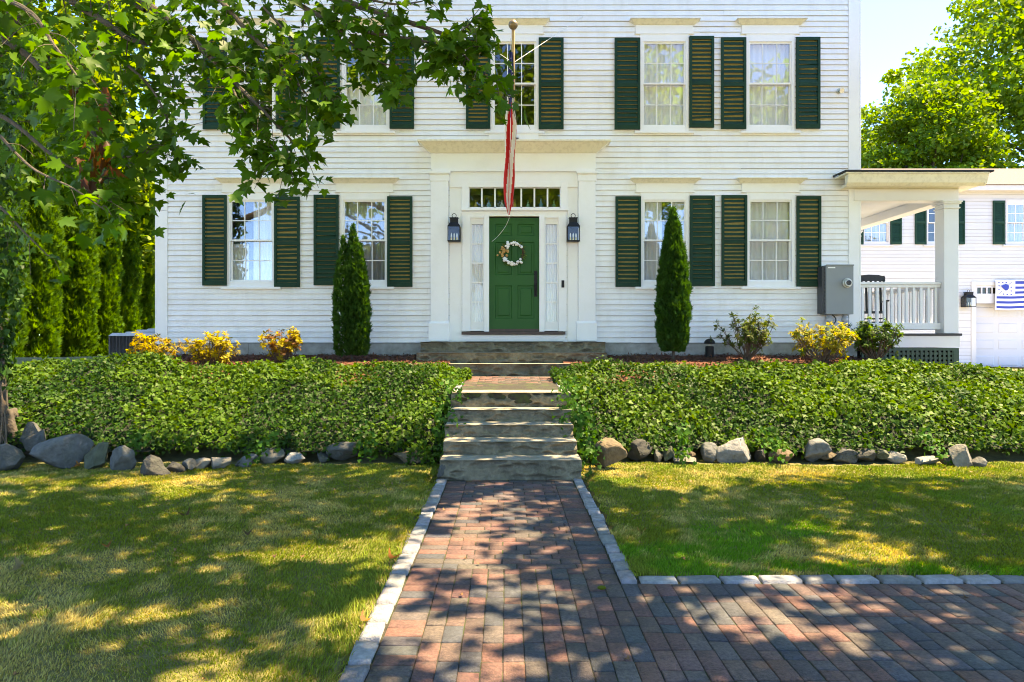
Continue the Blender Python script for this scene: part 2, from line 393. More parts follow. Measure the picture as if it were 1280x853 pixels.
# ================================================================ BRICKS
bv = []; bc = []
def brick(x0, x1, y0, y1, zb, col, tall=.06, dz=0.):
    g = .0016 + RNG.random() * .0012; e = .0045; t = RNG.uniform(-.0022, .0022, 4) + RNG.uniform(-.002, .002); jx = RNG.uniform(-.0016, .0016); x0 += jx; x1 += jx
    sx_ = (.8, 1.7) if y1 - y0 > x1 - x0 else (1.5, .9); x0 += g * sx_[0]; x1 -= g * sx_[0]; y0 += g * sx_[1]; y1 -= g * sx_[1]
    a = [(x0, y0), (x1, y0), (x1, y1), (x0, y1)]; b = [(x0 + e, y0 + e), (x1 - e, y0 + e), (x1 - e, y1 - e), (x0 + e, y1 - e)]
    bv.append([(px, py, zb - tall) for px, py in a] + [(px, py, zb - e + t[i]) for i, (px, py) in enumerate(a)] + [(px, py, zb + t[i]) for i, (px, py) in enumerate(b)])
    bc.append([col] * 12)
BF = np.array([(0, 1, 5, 4), (1, 2, 6, 5), (2, 3, 7, 6), (3, 0, 4, 7), (4, 5, 9, 8), (5, 6, 10, 9), (6, 7, 11, 10), (7, 4, 8, 11), (8, 9, 10, 11)])
def bcol(x, y, warm=0.):
    r = RNG.random() + warm
    n = float(vnoise(np.array([[x * 1.3, y * 1.3]]), 31)[0]) - .5; r += n * .35
    if r < .33: c = np.array((.080, .080, .086))
    elif r < .54: c = np.array((.135, .105, .092))
    elif r < .74: c = np.array((.155, .098, .082))
    else: c = np.array((.20, .100, .078))
    return tuple(.70 * c * RNG.uniform(.78, 1.25) * RNG.uniform(.94, 1.06, 3))
XI0, XI1 = -.645, .715; BW = .102; BL = .2035
def walkway(y0, y1, zf, warm=0.):
    n = int(round((y1 - y0) / BW)); st = (y1 - y0) / n
    for r in range(n):
        ya = y0 + r * st; zb = zf(ya)
        brick(XI0, XI0 + BL, ya, ya + st, zb, bcol(XI0, ya, warm)); brick(XI1 - BL, XI1, ya, ya + st, zb, bcol(XI1, ya, warm))
        a = XI0 + BL; b = XI1 - BL; x = a + (0 if r % 2 else -BL / 2) + (RNG.random() < .15) * BL * .25
        while x < b - .012:
            u0, u1 = max(x, a), min(x + BL, b)
            if u1 - u0 > .03: brick(u0, u1, ya, ya + st, zb, bcol(u0, ya, warm))
            x += BL
walkway(4.60, 7.47, lambda y: .0, .12)
walkway(9.22, 11.12, lambda y: .835 + .05 * (y - 9.2), .25)
# apron / driveway bricks running front to back
YT = 4.60
BW = (XI1 - XI0 - BL) / 11; nxb = int((9.5 - (XI0 + BL)) / BW)
for r in range(int((YT + 3) / BW)):
    ya = YT - (r + 1) * BW; brick(XI0, XI0 + BL, ya, ya + BW, 0, bcol(XI0, ya))
for i in range(nxb):
    xa = XI0 + BL + i * BW; ytop = YT if xa + BW <= XI1 + .005 else 4.31
    if xa > XI1 - .02 or True:
        y = ytop - (0 if i % 2 else BL / 2) if xa + BW <= XI1 + .005 else ytop
        if y < ytop: brick(xa, xa + BW, y, ytop, 0, bcol(xa, y))
        if xa + BW > XI1 + .005:
            brick(xa, xa + BW, y - BL, y, 0, bcol(xa, y)); y -= BL
            if i % 2: brick(xa, xa + BW, y - BL / 2, y, 0, bcol(xa, y)); y -= BL / 2
        while y > -2.5:
            if RNG.random() < .2:
                brick(xa, xa + BW, y - BL / 2, y, 0, bcol(xa, y)); y -= BL / 2; continue
            brick(xa, xa + BW, y - BL, y, 0, bcol(xa, y)); y -= BL
nb = len(bv); V = np.array(bv).reshape(-1, 3); Fc = (BF[None] + (np.arange(nb) * 12)[:, None, None]).reshape(-1, 4)
V[:, 2] += .010 * (fbm(V[:, :2] * 1.2, 5, 2) - .5)
o = mesh_np('brick_path', V, Fc, M['brick'], col=np.array(bc).reshape(-1, 3)); tag(o, kind='structure')
mb = MB(); mb.box(PX0, 9.6, -3, 4.60, -.06, -.007); mb.box(PX0, PX1, 4.60, 7.5, -.06, -.007)
mb.hull8([(PX0, 8.9, .7), (PX1, 8.9, .7), (PX1, 11.2, .8), (PX0, 11.2, .8)], [(PX0, 8.9, .826), (PX1, 8.9, .826), (PX1, 11.2, .926), (PX0, 11.2, .926)])
tag(mb.build('path_joint_sand', M['joint']), kind='structure')
# cobble kerb
cv = []; cvc = []
def cobble(x0, x1, y0, y1, z0=.004):
    g = .0065; xs = np.array([0, .03, .2, .5, .8, .975, 1.]); A, B = np.meshgrid(xs, xs); a = A.ravel(); b = B.ravel()
    cvc.append(np.tile(np.array([.21, .215, .22]) * RNG.uniform(.7, 1.3) * RNG.uniform(.96, 1.04, 3), (49, 1)))
    ed = np.minimum(np.minimum(a, 1 - a), np.minimum(b, 1 - b)); 
    rx = (1 - 2 * a) * .004 * (np.minimum(b, 1 - b) < .02); ry = (1 - 2 * b) * .004 * (np.minimum(a, 1 - a) < .02)
    ja = RNG.uniform(-.009, .009, 4)
    X = x0 + g + (x1 - x0 - 2 * g) * a + rx * ((x1 - x0) > 0) + ja[0] * b * (1 - a) + ja[1] * b * a; Y = y0 + g + (y1 - y0 - 2 * g) * b + ry + ja[2] * a
    Z = z0 + .012 * np.clip(ed * 5 + .3, 0, 1) ** .6 + RNG.uniform(-.004, .005) + .010 * (fbm(np.c_[X * 22, Y * 22], 12, 3) - .5) + .006 * (a - .5) * RNG.uniform(-1, 1)
    Z = np.where(ed < .001, -.06, Z); return np.c_[X, Y, Z]
CI = np.arange(49).reshape(7, 7); CFq = np.stack([CI[:-1, :-1], CI[:-1, 1:], CI[1:, 1:], CI[1:, :-1]], -1).reshape(-1, 4)
y = -2.
while y < 7.45: d = RNG.uniform(.20, .28); cv.append(cobble(PX0 + RNG.uniform(-.008, .008), XI0, y, min(y + d, 7.47))); y += d
y = 4.31
while y < 7.45: d = RNG.uniform(.17, .25); cv.append(cobble(XI1, PX1 + RNG.uniform(-.014, .006), y, min(y + d, 7.47))); y += d
x = PX1
while x < 9.5: d = RNG.uniform(.21, .28); cv.append(cobble(x, x + d, 4.31, 4.435 + RNG.uniform(-.006, .006))); x += d
for xx0, xx1 in ((PX0 + .03, XI0), (XI1, PX1 - .03)):
    y = 9.22
    while y < 11.0: d = RNG.uniform(.17, .25); c = cobble(xx0, xx1, y, y + d); c[:, 2] += .835 + .05 * (y - 9.2); cv.append(c); y += d
V = np.concatenate(cv); Fc = (CFq[None] + (np.arange(len(cv)) * 49)[:, None, None]).reshape(-1, 4)
tag(mesh_np('cobblestone_kerb', V, Fc, M['cobble'], col=np.concatenate(cvc), smooth=True), kind='structure')

# ================================================================ GRANITE STEPS
def slab(name, x0, x1, y0, y1, z0, z1, parent, seed, rough=.045, nx=110):
    nyf = 26; V = []; Fq = []
    def grid(P, flip=False):
        n0, n1 = P.shape[:2]; off = sum(len(v) for v in V); V.append(P.reshape(-1, 3))
        I = np.arange(n0 * n1).reshape(n0, n1) + off
        q = np.stack([I[:-1, :-1], I[:-1, 1:], I[1:, 1:], I[1:, :-1]], -1).reshape(-1, 4); Fq.append(q[:, ::-1] if flip else q)
    X = np.linspace(x0, x1, nx)
    def disp(x, z):
        rs = np.random.default_rng(seed); ns = int((x1 - x0) * 16); sxs = rs.uniform(x0, x1, ns); szs = rs.uniform(z0 - .02, z1 + .02, ns); hs = rs.uniform(0, .45, ns); ks = rs.uniform(70, 380, ns)
        wob = .03 * (fbm(np.c_[x * 9, z * 14, np.full(len(x), seed)], seed, 3) - .5)
        P_ = hs[None] + ks[None] * ((x[:, None] + wob[:, None] - sxs[None]) ** 2 * .35 + (z[:, None] + wob[:, None] - szs[None]) ** 2 * 2.0); P_ = P_.min(1)
        r = 1.15 - np.clip(P_, 0, 1.15); r2 = .45 + .4 * fbm(np.c_[x * 2.2, z * 3, np.full(len(x), seed)], seed + 3, 2)
        r3 = fbm(np.c_[x * 30, z * 34, np.full(len(x), seed)], seed + 7, 2)
        t = np.clip((z - z0) / (z1 - z0), 0, 1); env = np.minimum(1, (1 - t) * 12)
        return (.9 * r * (.4 + r2) + .35 * r3 - .55 * (1 - t) * r2) * env * rough
    xx, zz = np.meshgrid(X, np.linspace(z0, z1, nyf)); d = disp(xx.ravel(), zz.ravel()).reshape(xx.shape)
    edge = .006 * (fbm(np.c_[X * 9, np.zeros(nx)], seed + 2, 3) - .5)
    fr = np.stack([xx, y0 + d, zz], -1); fr[-1, :, 1] += edge; grid(fr)
    T = np.linspace(0, 1, 8); top = np.zeros((8, nx, 3)); 
    for k, t in enumerate(T):
        top[k, :, 0] = X; top[k, :, 1] = fr[-1, :, 1] * (1 - t) + y1 * t
        top[k, :, 2] = z1 + (.006 * (fbm(np.c_[X * 7, np.full(nx, t * 4.)], seed + 5, 3) - .5) if k else 0)
    top[0, :, 2] = z1; grid(top)
    for xe, s in ((x0, 1), (x1, -1)):
        yy, z2 = np.meshgrid(np.linspace(0, 1, 10), np.linspace(z0, z1, nyf)); yb = fr[:, 0 if s > 0 else -1, 1]
        yv = yb[:, None] * (1 - yy) + y1 * yy
        xv = xe - s * np.sin(yy * math.pi) * .03 * fbm(np.c_[yv.ravel() * 6, z2.ravel() * 8], seed + 9, 3).reshape(yv.shape)
        grid(np.stack([xv, yv, z2], -1), s > 0)
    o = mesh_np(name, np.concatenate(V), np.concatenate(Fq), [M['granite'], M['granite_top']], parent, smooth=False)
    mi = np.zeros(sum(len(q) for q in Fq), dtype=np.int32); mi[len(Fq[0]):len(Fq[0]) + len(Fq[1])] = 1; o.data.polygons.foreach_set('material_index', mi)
    return o
garden = empty('garden_steps', (.04, 7.47, 0), 'five rock-faced granite steps climbing from brick walk through the ivy bank', 'steps')
tops = [0, .215, .365, .51, .655, .845]; ys = [7.47, 7.82, 8.17, 8.52, 8.87, 9.24]
for k in range(5):
    w = [(-.735, .815), (-.73, .80), (-.745, .79), (-.74, .81), (-.728, .822)][k]
    slab('step', w[0], w[1], ys[k], ys[k + 1] + .06, tops[k] - .05, tops[k + 1], garden, 20 + k, .060, 170)
stoop = empty('granite_stoop', (.08, 11.2, .93), 'three wide rock-faced granite slabs below the green front door', 'steps')
slab('step', -1.57, 1.70, 11.2, 11.55, .85, 1.13, stoop, 41, .07, 230)
slab('step', -1.53, 1.68, 11.5, 11.85, 1.10, 1.305, stoop, 42, .07, 230)
slab('step', -1.50, 1.70, 11.8, 12.38, 1.28, 1.485, stoop, 43, .07, 230)

# ================================================================ LAWN
def blades(x0, x1, y0, y1, dens, mask, seed, hmul=1.):
    rg = np.random.default_rng(seed); N = int((x1 - x0) * (y1 - y0) * dens)
    X = rg.uniform(x0, x1, N); Y = rg.uniform(y0, y1, N); k = mask(X, Y); X, Y = X[k], Y[k]
    D = np.maximum(Y, 1.5); keep = rg.random(len(X)) < np.clip((4.6 / D) ** 1.1, .35, 1); X, Y, D = X[keep], Y[keep], D[keep]
    N = len(X); Q = np.c_[X, Y]; dry = fbm(Q * .9, 51, 4); dry2 = fbm(Q * 5, 53, 3); hn = fbm(Q * 2.5, 57, 3)
    g = np.clip((dry - .50) * 3.2 + (dry2 - .5) * 3.4 + rg.normal(0, .28, N), 0, 1)[:, None]
    lush = (sstep(.55, .68, fbm(Q * 1.6 + 40, 77, 3)) * sstep(.4, 1., X) * (1 - sstep(5.2, 6.2, Y) * .7))[:, None]
    green = np.array([[.175, .225, .030]]) * (1 - lush) + np.array([[.10, .26, .018]]) * lush
    C = green * (1 - g) + np.array([[.48, .40, .15]]) * g
    C = C * rg.uniform(.6, 1.35, (N, 1)) * rg.uniform(.92, 1.08, (N, 3))
    H = rg.uniform(.012, .032, N) * (.6 + .9 * hn) * hmul; W = rg.uniform(.0015, .0028, N) * np.clip(D / 3.2, 1, 2.6)
    la = rg.uniform(0, 2 * math.pi, N); comb = (fbm(Q * 1.1, 61, 2) - .5) * 9
    lean = rg.uniform(.3, 1.3, N)[:, None] * (nrm(np.c_[np.cos(la), np.sin(la)]) * .6 + np.c_[np.cos(comb), np.sin(comb)] * .55)
    fa = rg.uniform(0, math.pi, N); wx = np.c_[np.cos(fa), np.sin(fa), np.zeros(N)] * W[:, None]
    B = np.c_[Q, ground(X, Y) + .035 * (fbm(Q * .5, 3, 3) - .5) * sstep(1.2, 2.0, np.abs(X)) - .004]
    mid = B + np.c_[lean * (H * .35)[:, None], H * .6]; tip = B + np.c_[lean * H[:, None], H * .95]
    V = np.stack([B - wx, B + wx, mid + wx * .8, tip, mid - wx * .8], 1).reshape(-1, 3)
    b = np.arange(N) * 5
    Fq = np.stack([b, b + 1, b + 2, b + 4], 1); F2 = np.stack([b + 4, b + 2, b + 3, b + 3], 1)
    tri = np.concatenate([np.stack([b, b + 1, b + 2], 1), np.stack([b, b + 2, b + 4], 1), np.stack([b + 4, b + 2, b + 3], 1)])
    return V, tri, np.repeat(C, 5, 0)
def edge_l(X, Y): return (X < PX0 - .02 + .03 * np.sin(Y * 17)) & (Y < 8.25 + .25 * fbm(np.c_[X, Y] * 2, 4, 2))
def edge_r(X, Y): return (X > PX1 + .02 + .02 * np.sin(Y * 15)) & (Y > 4.45 + .015 * np.sin(X * 13)) & (Y < 8.25 + .25 * fbm(np.c_[X, Y] * 2, 4, 2))
parts = [blades(-8, PX0, 2.2, 8.6, 10500, edge_l, 101), blades(PX1, 8, 4.4, 8.6, 10500, edge_r, 102)]
# longer ragged tufts along the kerbs
parts += [blades(-1.05, PX0 + .02, 2.5, 7.5, 3500, lambda X, Y: RNG.random(len(X)) < 1, 103, 1.5), blades(PX1 - .01, 7.5, 4.42, 4.75, 4200, lambda X, Y: RNG.random(len(X)) < 1, 104, 1.5), blades(PX1 - .02, 1.6, 4.5, 5.5, 5500, lambda X, Y: RNG.random(len(X)) < 1, 105, 1.25)]
V = np.concatenate([p[0] for p in parts]); off = np.cumsum([0] + [len(p[0]) for p in parts[:-1]])
Fc = np.concatenate([p[1] + f for p, f in zip(parts, off)]); C = np.concatenate([p[2] for p in parts])
tag(mesh_np('lawn_grass', V, Fc, M['grass'], col=C), kind='stuff')

# ================================================================ IVY
def ivy_z(x, y):
    Q = np.c_[x, y]
    r = ground(x, y)
    w = sstep(8.5, 9.1, y) * (1 - sstep(10.5, 11.0, y))
    side = np.minimum(sstep(PX0 + .10, PX0 - .35, x) + sstep(PX1 - .12, PX1 + .35, x), 1)
    lim = sstep(-7.9, -7.3, x)
    base = np.interp(y, [8.2, 8.5, 9.0, 9.6, 10.4], [.08, .22, .42, .72, 1.02]) * (1 - .18 * sstep(5.5, 8.2, x))
    hum = .11 * w + .42 * np.maximum(fbm(Q * .9, 21, 3) - .47, -.06) * w + .10 * (fbm(Q * 4, 23, 2) - .5) * w
    return np.maximum(r + .03, base) - .02 + hum * (.35 + .65 * side), side * lim
def ivy_in(x, y):
    Q = np.c_[x, y]; n = fbm(Q * 1.6, 25, 3) - .5
    # right boundaries follow the steps; back boundary wavy towards the mulch
    xl = np.interp(y, [8.0, 8.6, 9.3, 10.6], [-.84, -.80, -.72, -.60]); xr = np.interp(y, [8.0, 8.6, 9.3, 10.6], [.90, .86, .78, .66])
    okx = ((x < xl + .10 * n) & (x > -7.6 + n)) | (x > xr - .10 * n)
    back = np.where(x < 0, 10.75, np.interp(x, [.6, 2.6, 3.3, 4.0, 9], [10.9, 10.85, 10.45, 10.75, 11.1]))
    return okx & (y > 8.50 + .30 * n - .25 * (np.abs(x - .03) < 1.25)) & (y < back + .35 * n)
sx = np.arange(-7.6, 9.4, .07); sy = np.arange(8.3, 11.2, .07); SX, SY = np.meshgrid(sx, sy)
Q = np.c_[SX.ravel(), SY.ravel()]; z, sd = ivy_z(Q[:, 0], Q[:, 1]); ok = ivy_in(Q[:, 0], Q[:, 1])
I = np.arange(len(Q)).reshape(len(sy), len(sx)); Fq = np.stack([I[:-1, :-1], I[:-1, 1:], I[1:, 1:], I[1:, :-1]], -1).reshape(-1, 4)
Fq = Fq[ok[Fq].all(1)]
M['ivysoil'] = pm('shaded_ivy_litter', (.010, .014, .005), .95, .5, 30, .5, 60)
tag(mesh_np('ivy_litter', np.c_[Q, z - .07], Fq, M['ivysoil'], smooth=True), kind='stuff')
N = 135000; rg = np.random.default_rng(55); X = rg.uniform(-7.8, 9.4, N); Y = rg.uniform(8.1, 11.3, N)
k = ivy_in(X, Y); X, Y = X[k], Y[k]; Z, sd = ivy_z(X, Y); e = .02
zx = (ivy_z(X + e, Y)[0] - Z) / e; zy = (ivy_z(X, Y + e)[0] - Z) / e; n_ = nrm(np.c_[-zx, -zy, np.ones(len(X))])
Nn = len(X); Z = Z + rg.uniform(-.10, .04, Nn) + .02 * rg.normal(size=Nn)
up = nrm(n_ + rg.normal(size=(Nn, 3)) * .55 + [.1, -.1, .35]); tip = nrm(rg.normal(size=(Nn, 3)) * .8 - .7 * n_ * 0 + [0, -.4, -.5])
patch = np.clip(sstep(.44, .60, fbm(np.c_[X, Y] * 1.3, 81, 3))[:, None] * .55 + sstep(1.5, 6, X)[:, None] * .25 + .5 * (rg.random((Nn, 1)) < .14) - .12, 0, 1)  # leaf ages, plus sun patches and a sunnier right side put into the colour
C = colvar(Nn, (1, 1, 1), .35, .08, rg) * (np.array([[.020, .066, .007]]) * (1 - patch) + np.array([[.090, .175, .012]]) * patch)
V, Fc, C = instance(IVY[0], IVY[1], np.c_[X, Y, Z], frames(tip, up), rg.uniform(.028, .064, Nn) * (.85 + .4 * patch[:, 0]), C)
# trailing ivy over the ends of the steps and the boulders
tr = []; trc = []
for (x0, y0, z0, x1, y1, z1, n) in [(-.86, 8.6, .6, -.70, 7.95, .22, 60), (-.9, 8.9, .8, -.66, 8.3, .50, 50), (-.85, 9.3, .95, -.60, 8.75, .78, 60), (-.82, 8.4, .45, -.64, 8.2, .50, 30),
        (.95, 8.7, .7, .78, 7.95, .18, 150), (.95, 9.0, .85, .68, 8.3, .50, 110), (.92, 9.3, .98, .66, 8.75, .80, 90), (1.0, 8.5, .55, .98, 7.80, .10, 120), (.90, 8.4, .5, .84, 7.6, .03, 70),
        (-2.9, 8.5, .4, -3.1, 8.1, .05, 60), (2.2, 8.6, .45, 2.1, 8.15, .12, 80), (3.2, 8.6, .45, 3.3, 8.2, .12, 80), (-4.5, 8.5, .4, -4.6, 8.0, .05, 90), (-6.6, 8.4, .4, -6.9, 7.9, .05, 60), (-1.75, 8.5, .45, -1.7, 8.2, .1, 60), (5.2, 8.6, .4, 5.3, 8.2, .1, 60)]:
    t = rg.random(n)[:, None]; p = (1 - t) * np.array([[x0, y0, z0]]) + t * np.array([[x1, y1, z1]]) + rg.normal(size=(n, 3)) * [.07, .05, .05]
    tr.append(p); 
tr = np.concatenate(tr); n = len(tr)
V2, F2, C2 = instance(IVY[0], IVY[1], tr, frames(nrm(rg.normal(size=(n, 3)) + [0, -.4, -.8]), nrm(rg.normal(size=(n, 3)) * .5 + [0, -.7, .6])), rg.uniform(.035, .07, n), colvar(n, (.04, .12, .014), .35, .1, rg))
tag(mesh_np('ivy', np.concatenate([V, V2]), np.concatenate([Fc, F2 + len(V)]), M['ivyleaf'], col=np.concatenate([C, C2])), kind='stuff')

# ================================================================ BOULDERS   (px x0,x1, py top,bottom, colour, flatness of facets, label)
BL_ = [
 (-14, 24, 556, 592, 'g', 'fern-fringed grey boulder at the left end of the wall, below the vine-covered trunk'),
 (12, 42, 530, 556, 'g', 'rounded grey boulder lying highest, propped behind others near the vine-covered trunk'),
 (20, 52, 539, 568, 'g', 'smooth egg-shaped boulder leaning in front of the highest one by the trunk'),
 (32, 95, 548, 589, 'b', 'largest slanted blue-grey boulder with flat lichen-spotted top, left part of the wall'),
 (96, 135, 556, 589, 'm', 'squarish mossy boulder just right of the largest slanted one'),
 (132, 171, 557, 591, 'g', 'blocky grey boulder with a steep left face, second right of the largest slanted one'),
 (171, 206, 568, 597, 'd', 'dark pointed boulder sitting slightly forward in the left wall'),
 (203, 226, 576, 593, 'd', 'small dark stone just right of the dark pointed boulder'),
 (224, 243, 575, 591, 'g', 'small round grey stone under hanging ivy in the left wall'),
 (239, 263, 573, 588, 'p', 'pale small stone touching a wider pale stone in the left wall'),
 (256, 286, 571, 588, 'p', 'wide pale stone beside a small pale one, left wall'),
 (291, 319, 568, 586, 'b', 'blue-grey wedge stone with a sloping top in the left wall'),
 (321, 356, 562, 581, 'p', 'sunlit pale rounded stone behind the brightest patch of left lawn'),
 (352, 379, 567, 581, 'w', 'low whitish stone at the edge of the brightest lawn patch'),
 (392, 409, 566, 579, 'g', 'tiny grey stone just left of the broad rounded boulder'),
 (406, 457, 555, 576, 'g', 'broad low rounded grey boulder in the left wall near the steps'),
 (491, 552, 561, 582, 'r', 'long flat tan-brown boulder next to the left end of the steps'),
 (546, 562, 575, 600, 'g', 'narrow grey stone wedged against the left end of the bottom step'),
 (738, 785, 550, 589, 'r', 'large brown domed boulder beside the right end of the steps'),
 (781, 822, 551, 578, 'd', 'dark pointed triangular boulder right of the brown domed one'),
 (819, 831, 562, 578, 'g', 'thin upright grey stone between two larger ones, right wall'),
 (828, 848, 559, 578, 'm', 'small greenish squared stone in the right wall'),
 (845, 862, 561, 574, 'm', 'little greenish stone resting above the flat buff slab'),
 (844, 879, 572, 582, 'p', 'flat buff slab stone lying on the grass edge, right wall'),
 (859, 872, 565, 574, 'r', 'small tan stone tucked behind the flat buff slab'),
 (873, 900, 555, 579, 'b', 'blue-grey wedge boulder left of the big whitish one'),
 (900, 948, 549, 582, 'w', 'big whitish rounded boulder, the brightest one of the right wall'),
 (945, 962, 558, 578, 'd', 'dark stone in the shadow right of the big whitish boulder'),
 (965, 995, 563, 581, 'r', 'brown rounded stone under ivy, right wall'),
 (1003, 1037, 550, 579, 'b', 'tall grey boulder with a pale slanted face, half under ivy'),
 (1028, 1049, 564, 575, 'r', 'small tan stone right of the tall slanted-face boulder'),
 (1041, 1075, 562, 580, 'g', 'grey boulder with a pale cap, middle of the right wall'),
 (1072, 1105, 562, 580, 'd', 'dark brown low boulder in the right wall'),
 (1098, 1114, 559, 574, 'm', 'small mossy stone behind the dark brown low boulder'),
 (1109, 1137, 563, 579, 'w', 'flat pale stone mostly buried in ivy, right wall'),
 (1149, 1177, 569, 583, 'w', 'flat whitish stone low in the ivy near the right end'),
 (1180, 1200, 571, 584, 'r', 'small brown stone left of the upright cornered boulder'),
 (1193, 1222, 557, 586, 'p', 'upright cornered boulder near the right end of the wall'),
 (1216, 1237, 572, 586, 'g', 'last small grey stone at the right end of the wall')]
BC = {'g': (.16, .16, .14), 'b': (.21, .215, .205), 'm': (.12, .135, .08), 'd': (.075, .072, .062), 'p': (.32, .29, .23), 'w': (.44, .43, .40), 'r': (.23, .16, .085)}
for i, (x0, x1, t, b, cc, lab) in enumerate(BL_):
    D = min(CZ * F / (b - VY), 8.45); s = D / F; cx = ((x0 + x1) / 2 - VX) * s; w = (x1 - x0) * s / 2; h = (b - t) * s / 2; zc = CZ - ((t + b) / 2 - VY) * s
    if i in (1,): D = 8.55
    dep = max(.75 * w, .10); rs = np.random.default_rng(300 + i); V = ICO4_V.copy()
    for k in range(11):        # planar facets
        n = nrm(rs.normal(size=3) * [1, 1, .8]); d = rs.uniform(.42, .76); q = V @ n; V = V - np.where(q > d, q - d, 0)[:, None] * n
    V = V / np.abs(V).max(0); V = V * (1 + .24 * (fbm(V * 1.6 + i * 7, 200 + i, 3) - .5)[:, None] + .06 * (fbm(V * 6 + i, 300, 2) - .5)[:, None])
    V = V * [w * 1.05, dep, h * 1.12]; 
    if 'slanted' in lab or 'sloping' in lab or 'wedge' in lab: V[:, 2] += V[:, 0] / w * h * .22
    if 'pointed' in lab or 'triangular' in lab: V[:, 0] *= 1 - .45 * (V[:, 2] / h) ; V[:, 0] -= 0
    V = V + [cx, D + dep * .75, zc - h * .10]
    o = mesh_np('boulder', V, ICO4_F, M['boulder'], None, np.tile(.5 * np.array(BC[cc]) * rs.uniform(.85, 1.2), (len(V), 1)), True, origin=(cx, D + dep * .75, max(0, zc - h)))
    tag(o, lab, 'boulder', 'boulders along the foot of the ivy bank')
# ================================================================ HOUSE
house = empty('colonial_house', (0, 13.5, 1.2), 'two-storey white clapboard house with dark green shutters and green front door', 'house')
HX0, HX1 = -6.35, 6.38; ZB, ZT = 1.47, 7.80
def clapboards(mb, u0, u1, z0, z1, holes, sp, place, jitter=.0015, rg=random.Random(5), lap_shade=((.8, .79, .75), (.16, .12, .07)), base_c=(.86, .855, .84), gs=1.):
    mb.col = base_c
    n = int(round((z1 - z0) / sp)); sp = (z1 - z0) / n
    for r in range(n):
        za, zb = z0 + r * sp, z0 + (r + 1) * sp; iv = [(u0, u1)]
        for (a, b, c, d) in holes:
            if c < zb - .002 and d > za + .002:
                nv = []
                for (p, q) in iv:
                    if b <= p or a >= q: nv.append((p, q)); continue
                    if a > p: nv.append((p, a))
                    if b < q: nv.append((b, q))
                iv = nv
        for (p, q) in iv:
            cuts = [p]; x = p + rg.uniform(1.2, 3.6)
            while x < q - .6: cuts.append(x); x += rg.uniform(2.2, 3.8)
            cuts.append(q)
            for a, b in zip(cuts[:-1], cuts[1:]):
                j = rg.uniform(-jitter, jitter); j2 = rg.uniform(-jitter, jitter); g = .0010 if b < q else 0
                lo = .023 + rg.uniform(-.002, .003); k = za + j; k2 = za + j2
                if lap_shade is not None and rg.random() < .93:
                    gc = rg.uniform(.35, 1.) ; mb.col = tuple(lap_shade[0][i] * (1 - gc) + lap_shade[1][i] * gc for i in range(3)); zt_ = zb + .0005; hgt = rg.uniform(.0035, .0085) * gs  # dark strip under each lap, painted in as the board's shadow line
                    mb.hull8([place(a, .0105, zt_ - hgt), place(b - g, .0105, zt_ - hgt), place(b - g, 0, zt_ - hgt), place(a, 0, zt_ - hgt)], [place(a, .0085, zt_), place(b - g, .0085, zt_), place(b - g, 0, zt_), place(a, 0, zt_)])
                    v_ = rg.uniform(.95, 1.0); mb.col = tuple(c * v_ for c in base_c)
                m = 3
                for s in range(m):
                    ua = a + (b - g - a) * s / m; ub = a + (b - g - a) * (s + 1) / m; ka = k + (k2 - k) * s / m; kb = k + (k2 - k) * (s + 1) / m
                    mb.hull8([place(ua, lo, ka), place(ub, lo, kb), place(ub, -.004, kb), place(ua, -.004, ka)],
                             [place(ua, .004, zb + .012), place(ub, .004, zb + .012), place(ub, -.004, zb + .012), place(ua, -.004, zb + .012)])
front = lambda u, d, z: (u, YW - d, z)
# windows: (centre px, storey, curtain kind)
GW = .385
WINS = [(314.7, 0, 'right'), (455.8, 0, 'grey'), (830.6, 0, 'left'), (962.6, 0, 'full'),
        (314.7, 1, 'none'), (457.5, 1, 'lower'), (643.2, 1, 'none'), (830.0, 1, 'full'), (962.3, 1, 'full')]
ZG = [(hz(351.2), hz(250.5)), (hz(157.), hz(53.))]
holes = []
for px, st, ck in WINS:
    c = hx(px); holes.append((c - GW - .03, c + GW + .03, ZG[st][0] - .02, ZG[st][1] + .02))
holes.append((hx(583), hx(704), ZB - .1, hz(232)))
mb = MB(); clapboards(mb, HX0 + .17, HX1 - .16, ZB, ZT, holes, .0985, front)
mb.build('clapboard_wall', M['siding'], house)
mb = MB()
for sx, nsx in ((HX1, 1), (HX0, -1)):
    pl = (lambda u, d, z, sx=sx, nsx=nsx: (sx - .03 * nsx + d * nsx, u, z))
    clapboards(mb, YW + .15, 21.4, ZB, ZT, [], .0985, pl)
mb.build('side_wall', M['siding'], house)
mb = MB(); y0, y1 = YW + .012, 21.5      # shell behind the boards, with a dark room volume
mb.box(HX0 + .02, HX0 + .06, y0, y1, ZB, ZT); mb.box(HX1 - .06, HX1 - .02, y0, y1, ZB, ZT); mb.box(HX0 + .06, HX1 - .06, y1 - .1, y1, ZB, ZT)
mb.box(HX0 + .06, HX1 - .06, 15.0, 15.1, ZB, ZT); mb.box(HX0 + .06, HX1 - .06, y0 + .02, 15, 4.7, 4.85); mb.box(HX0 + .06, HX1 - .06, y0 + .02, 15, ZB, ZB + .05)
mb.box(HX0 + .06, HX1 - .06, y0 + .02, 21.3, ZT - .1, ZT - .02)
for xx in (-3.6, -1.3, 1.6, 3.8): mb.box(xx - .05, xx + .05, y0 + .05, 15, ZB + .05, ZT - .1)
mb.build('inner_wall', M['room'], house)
mb = MB(); mb.box(HX0 + .03, HX1 - .03, YW - .0, 21.4, .6, ZB - .015)
rr = random.Random(3); x = HX0 + .02
while x < HX1 - .03:
    w = rr.uniform(1.4, 2.4); mb.box(x, min(x + w - .006, HX1 - .03), YW - .012, YW - .001, .8, ZB - .012); x += w
mb.build('foundation', M['foundation'], house)
mb = MB()
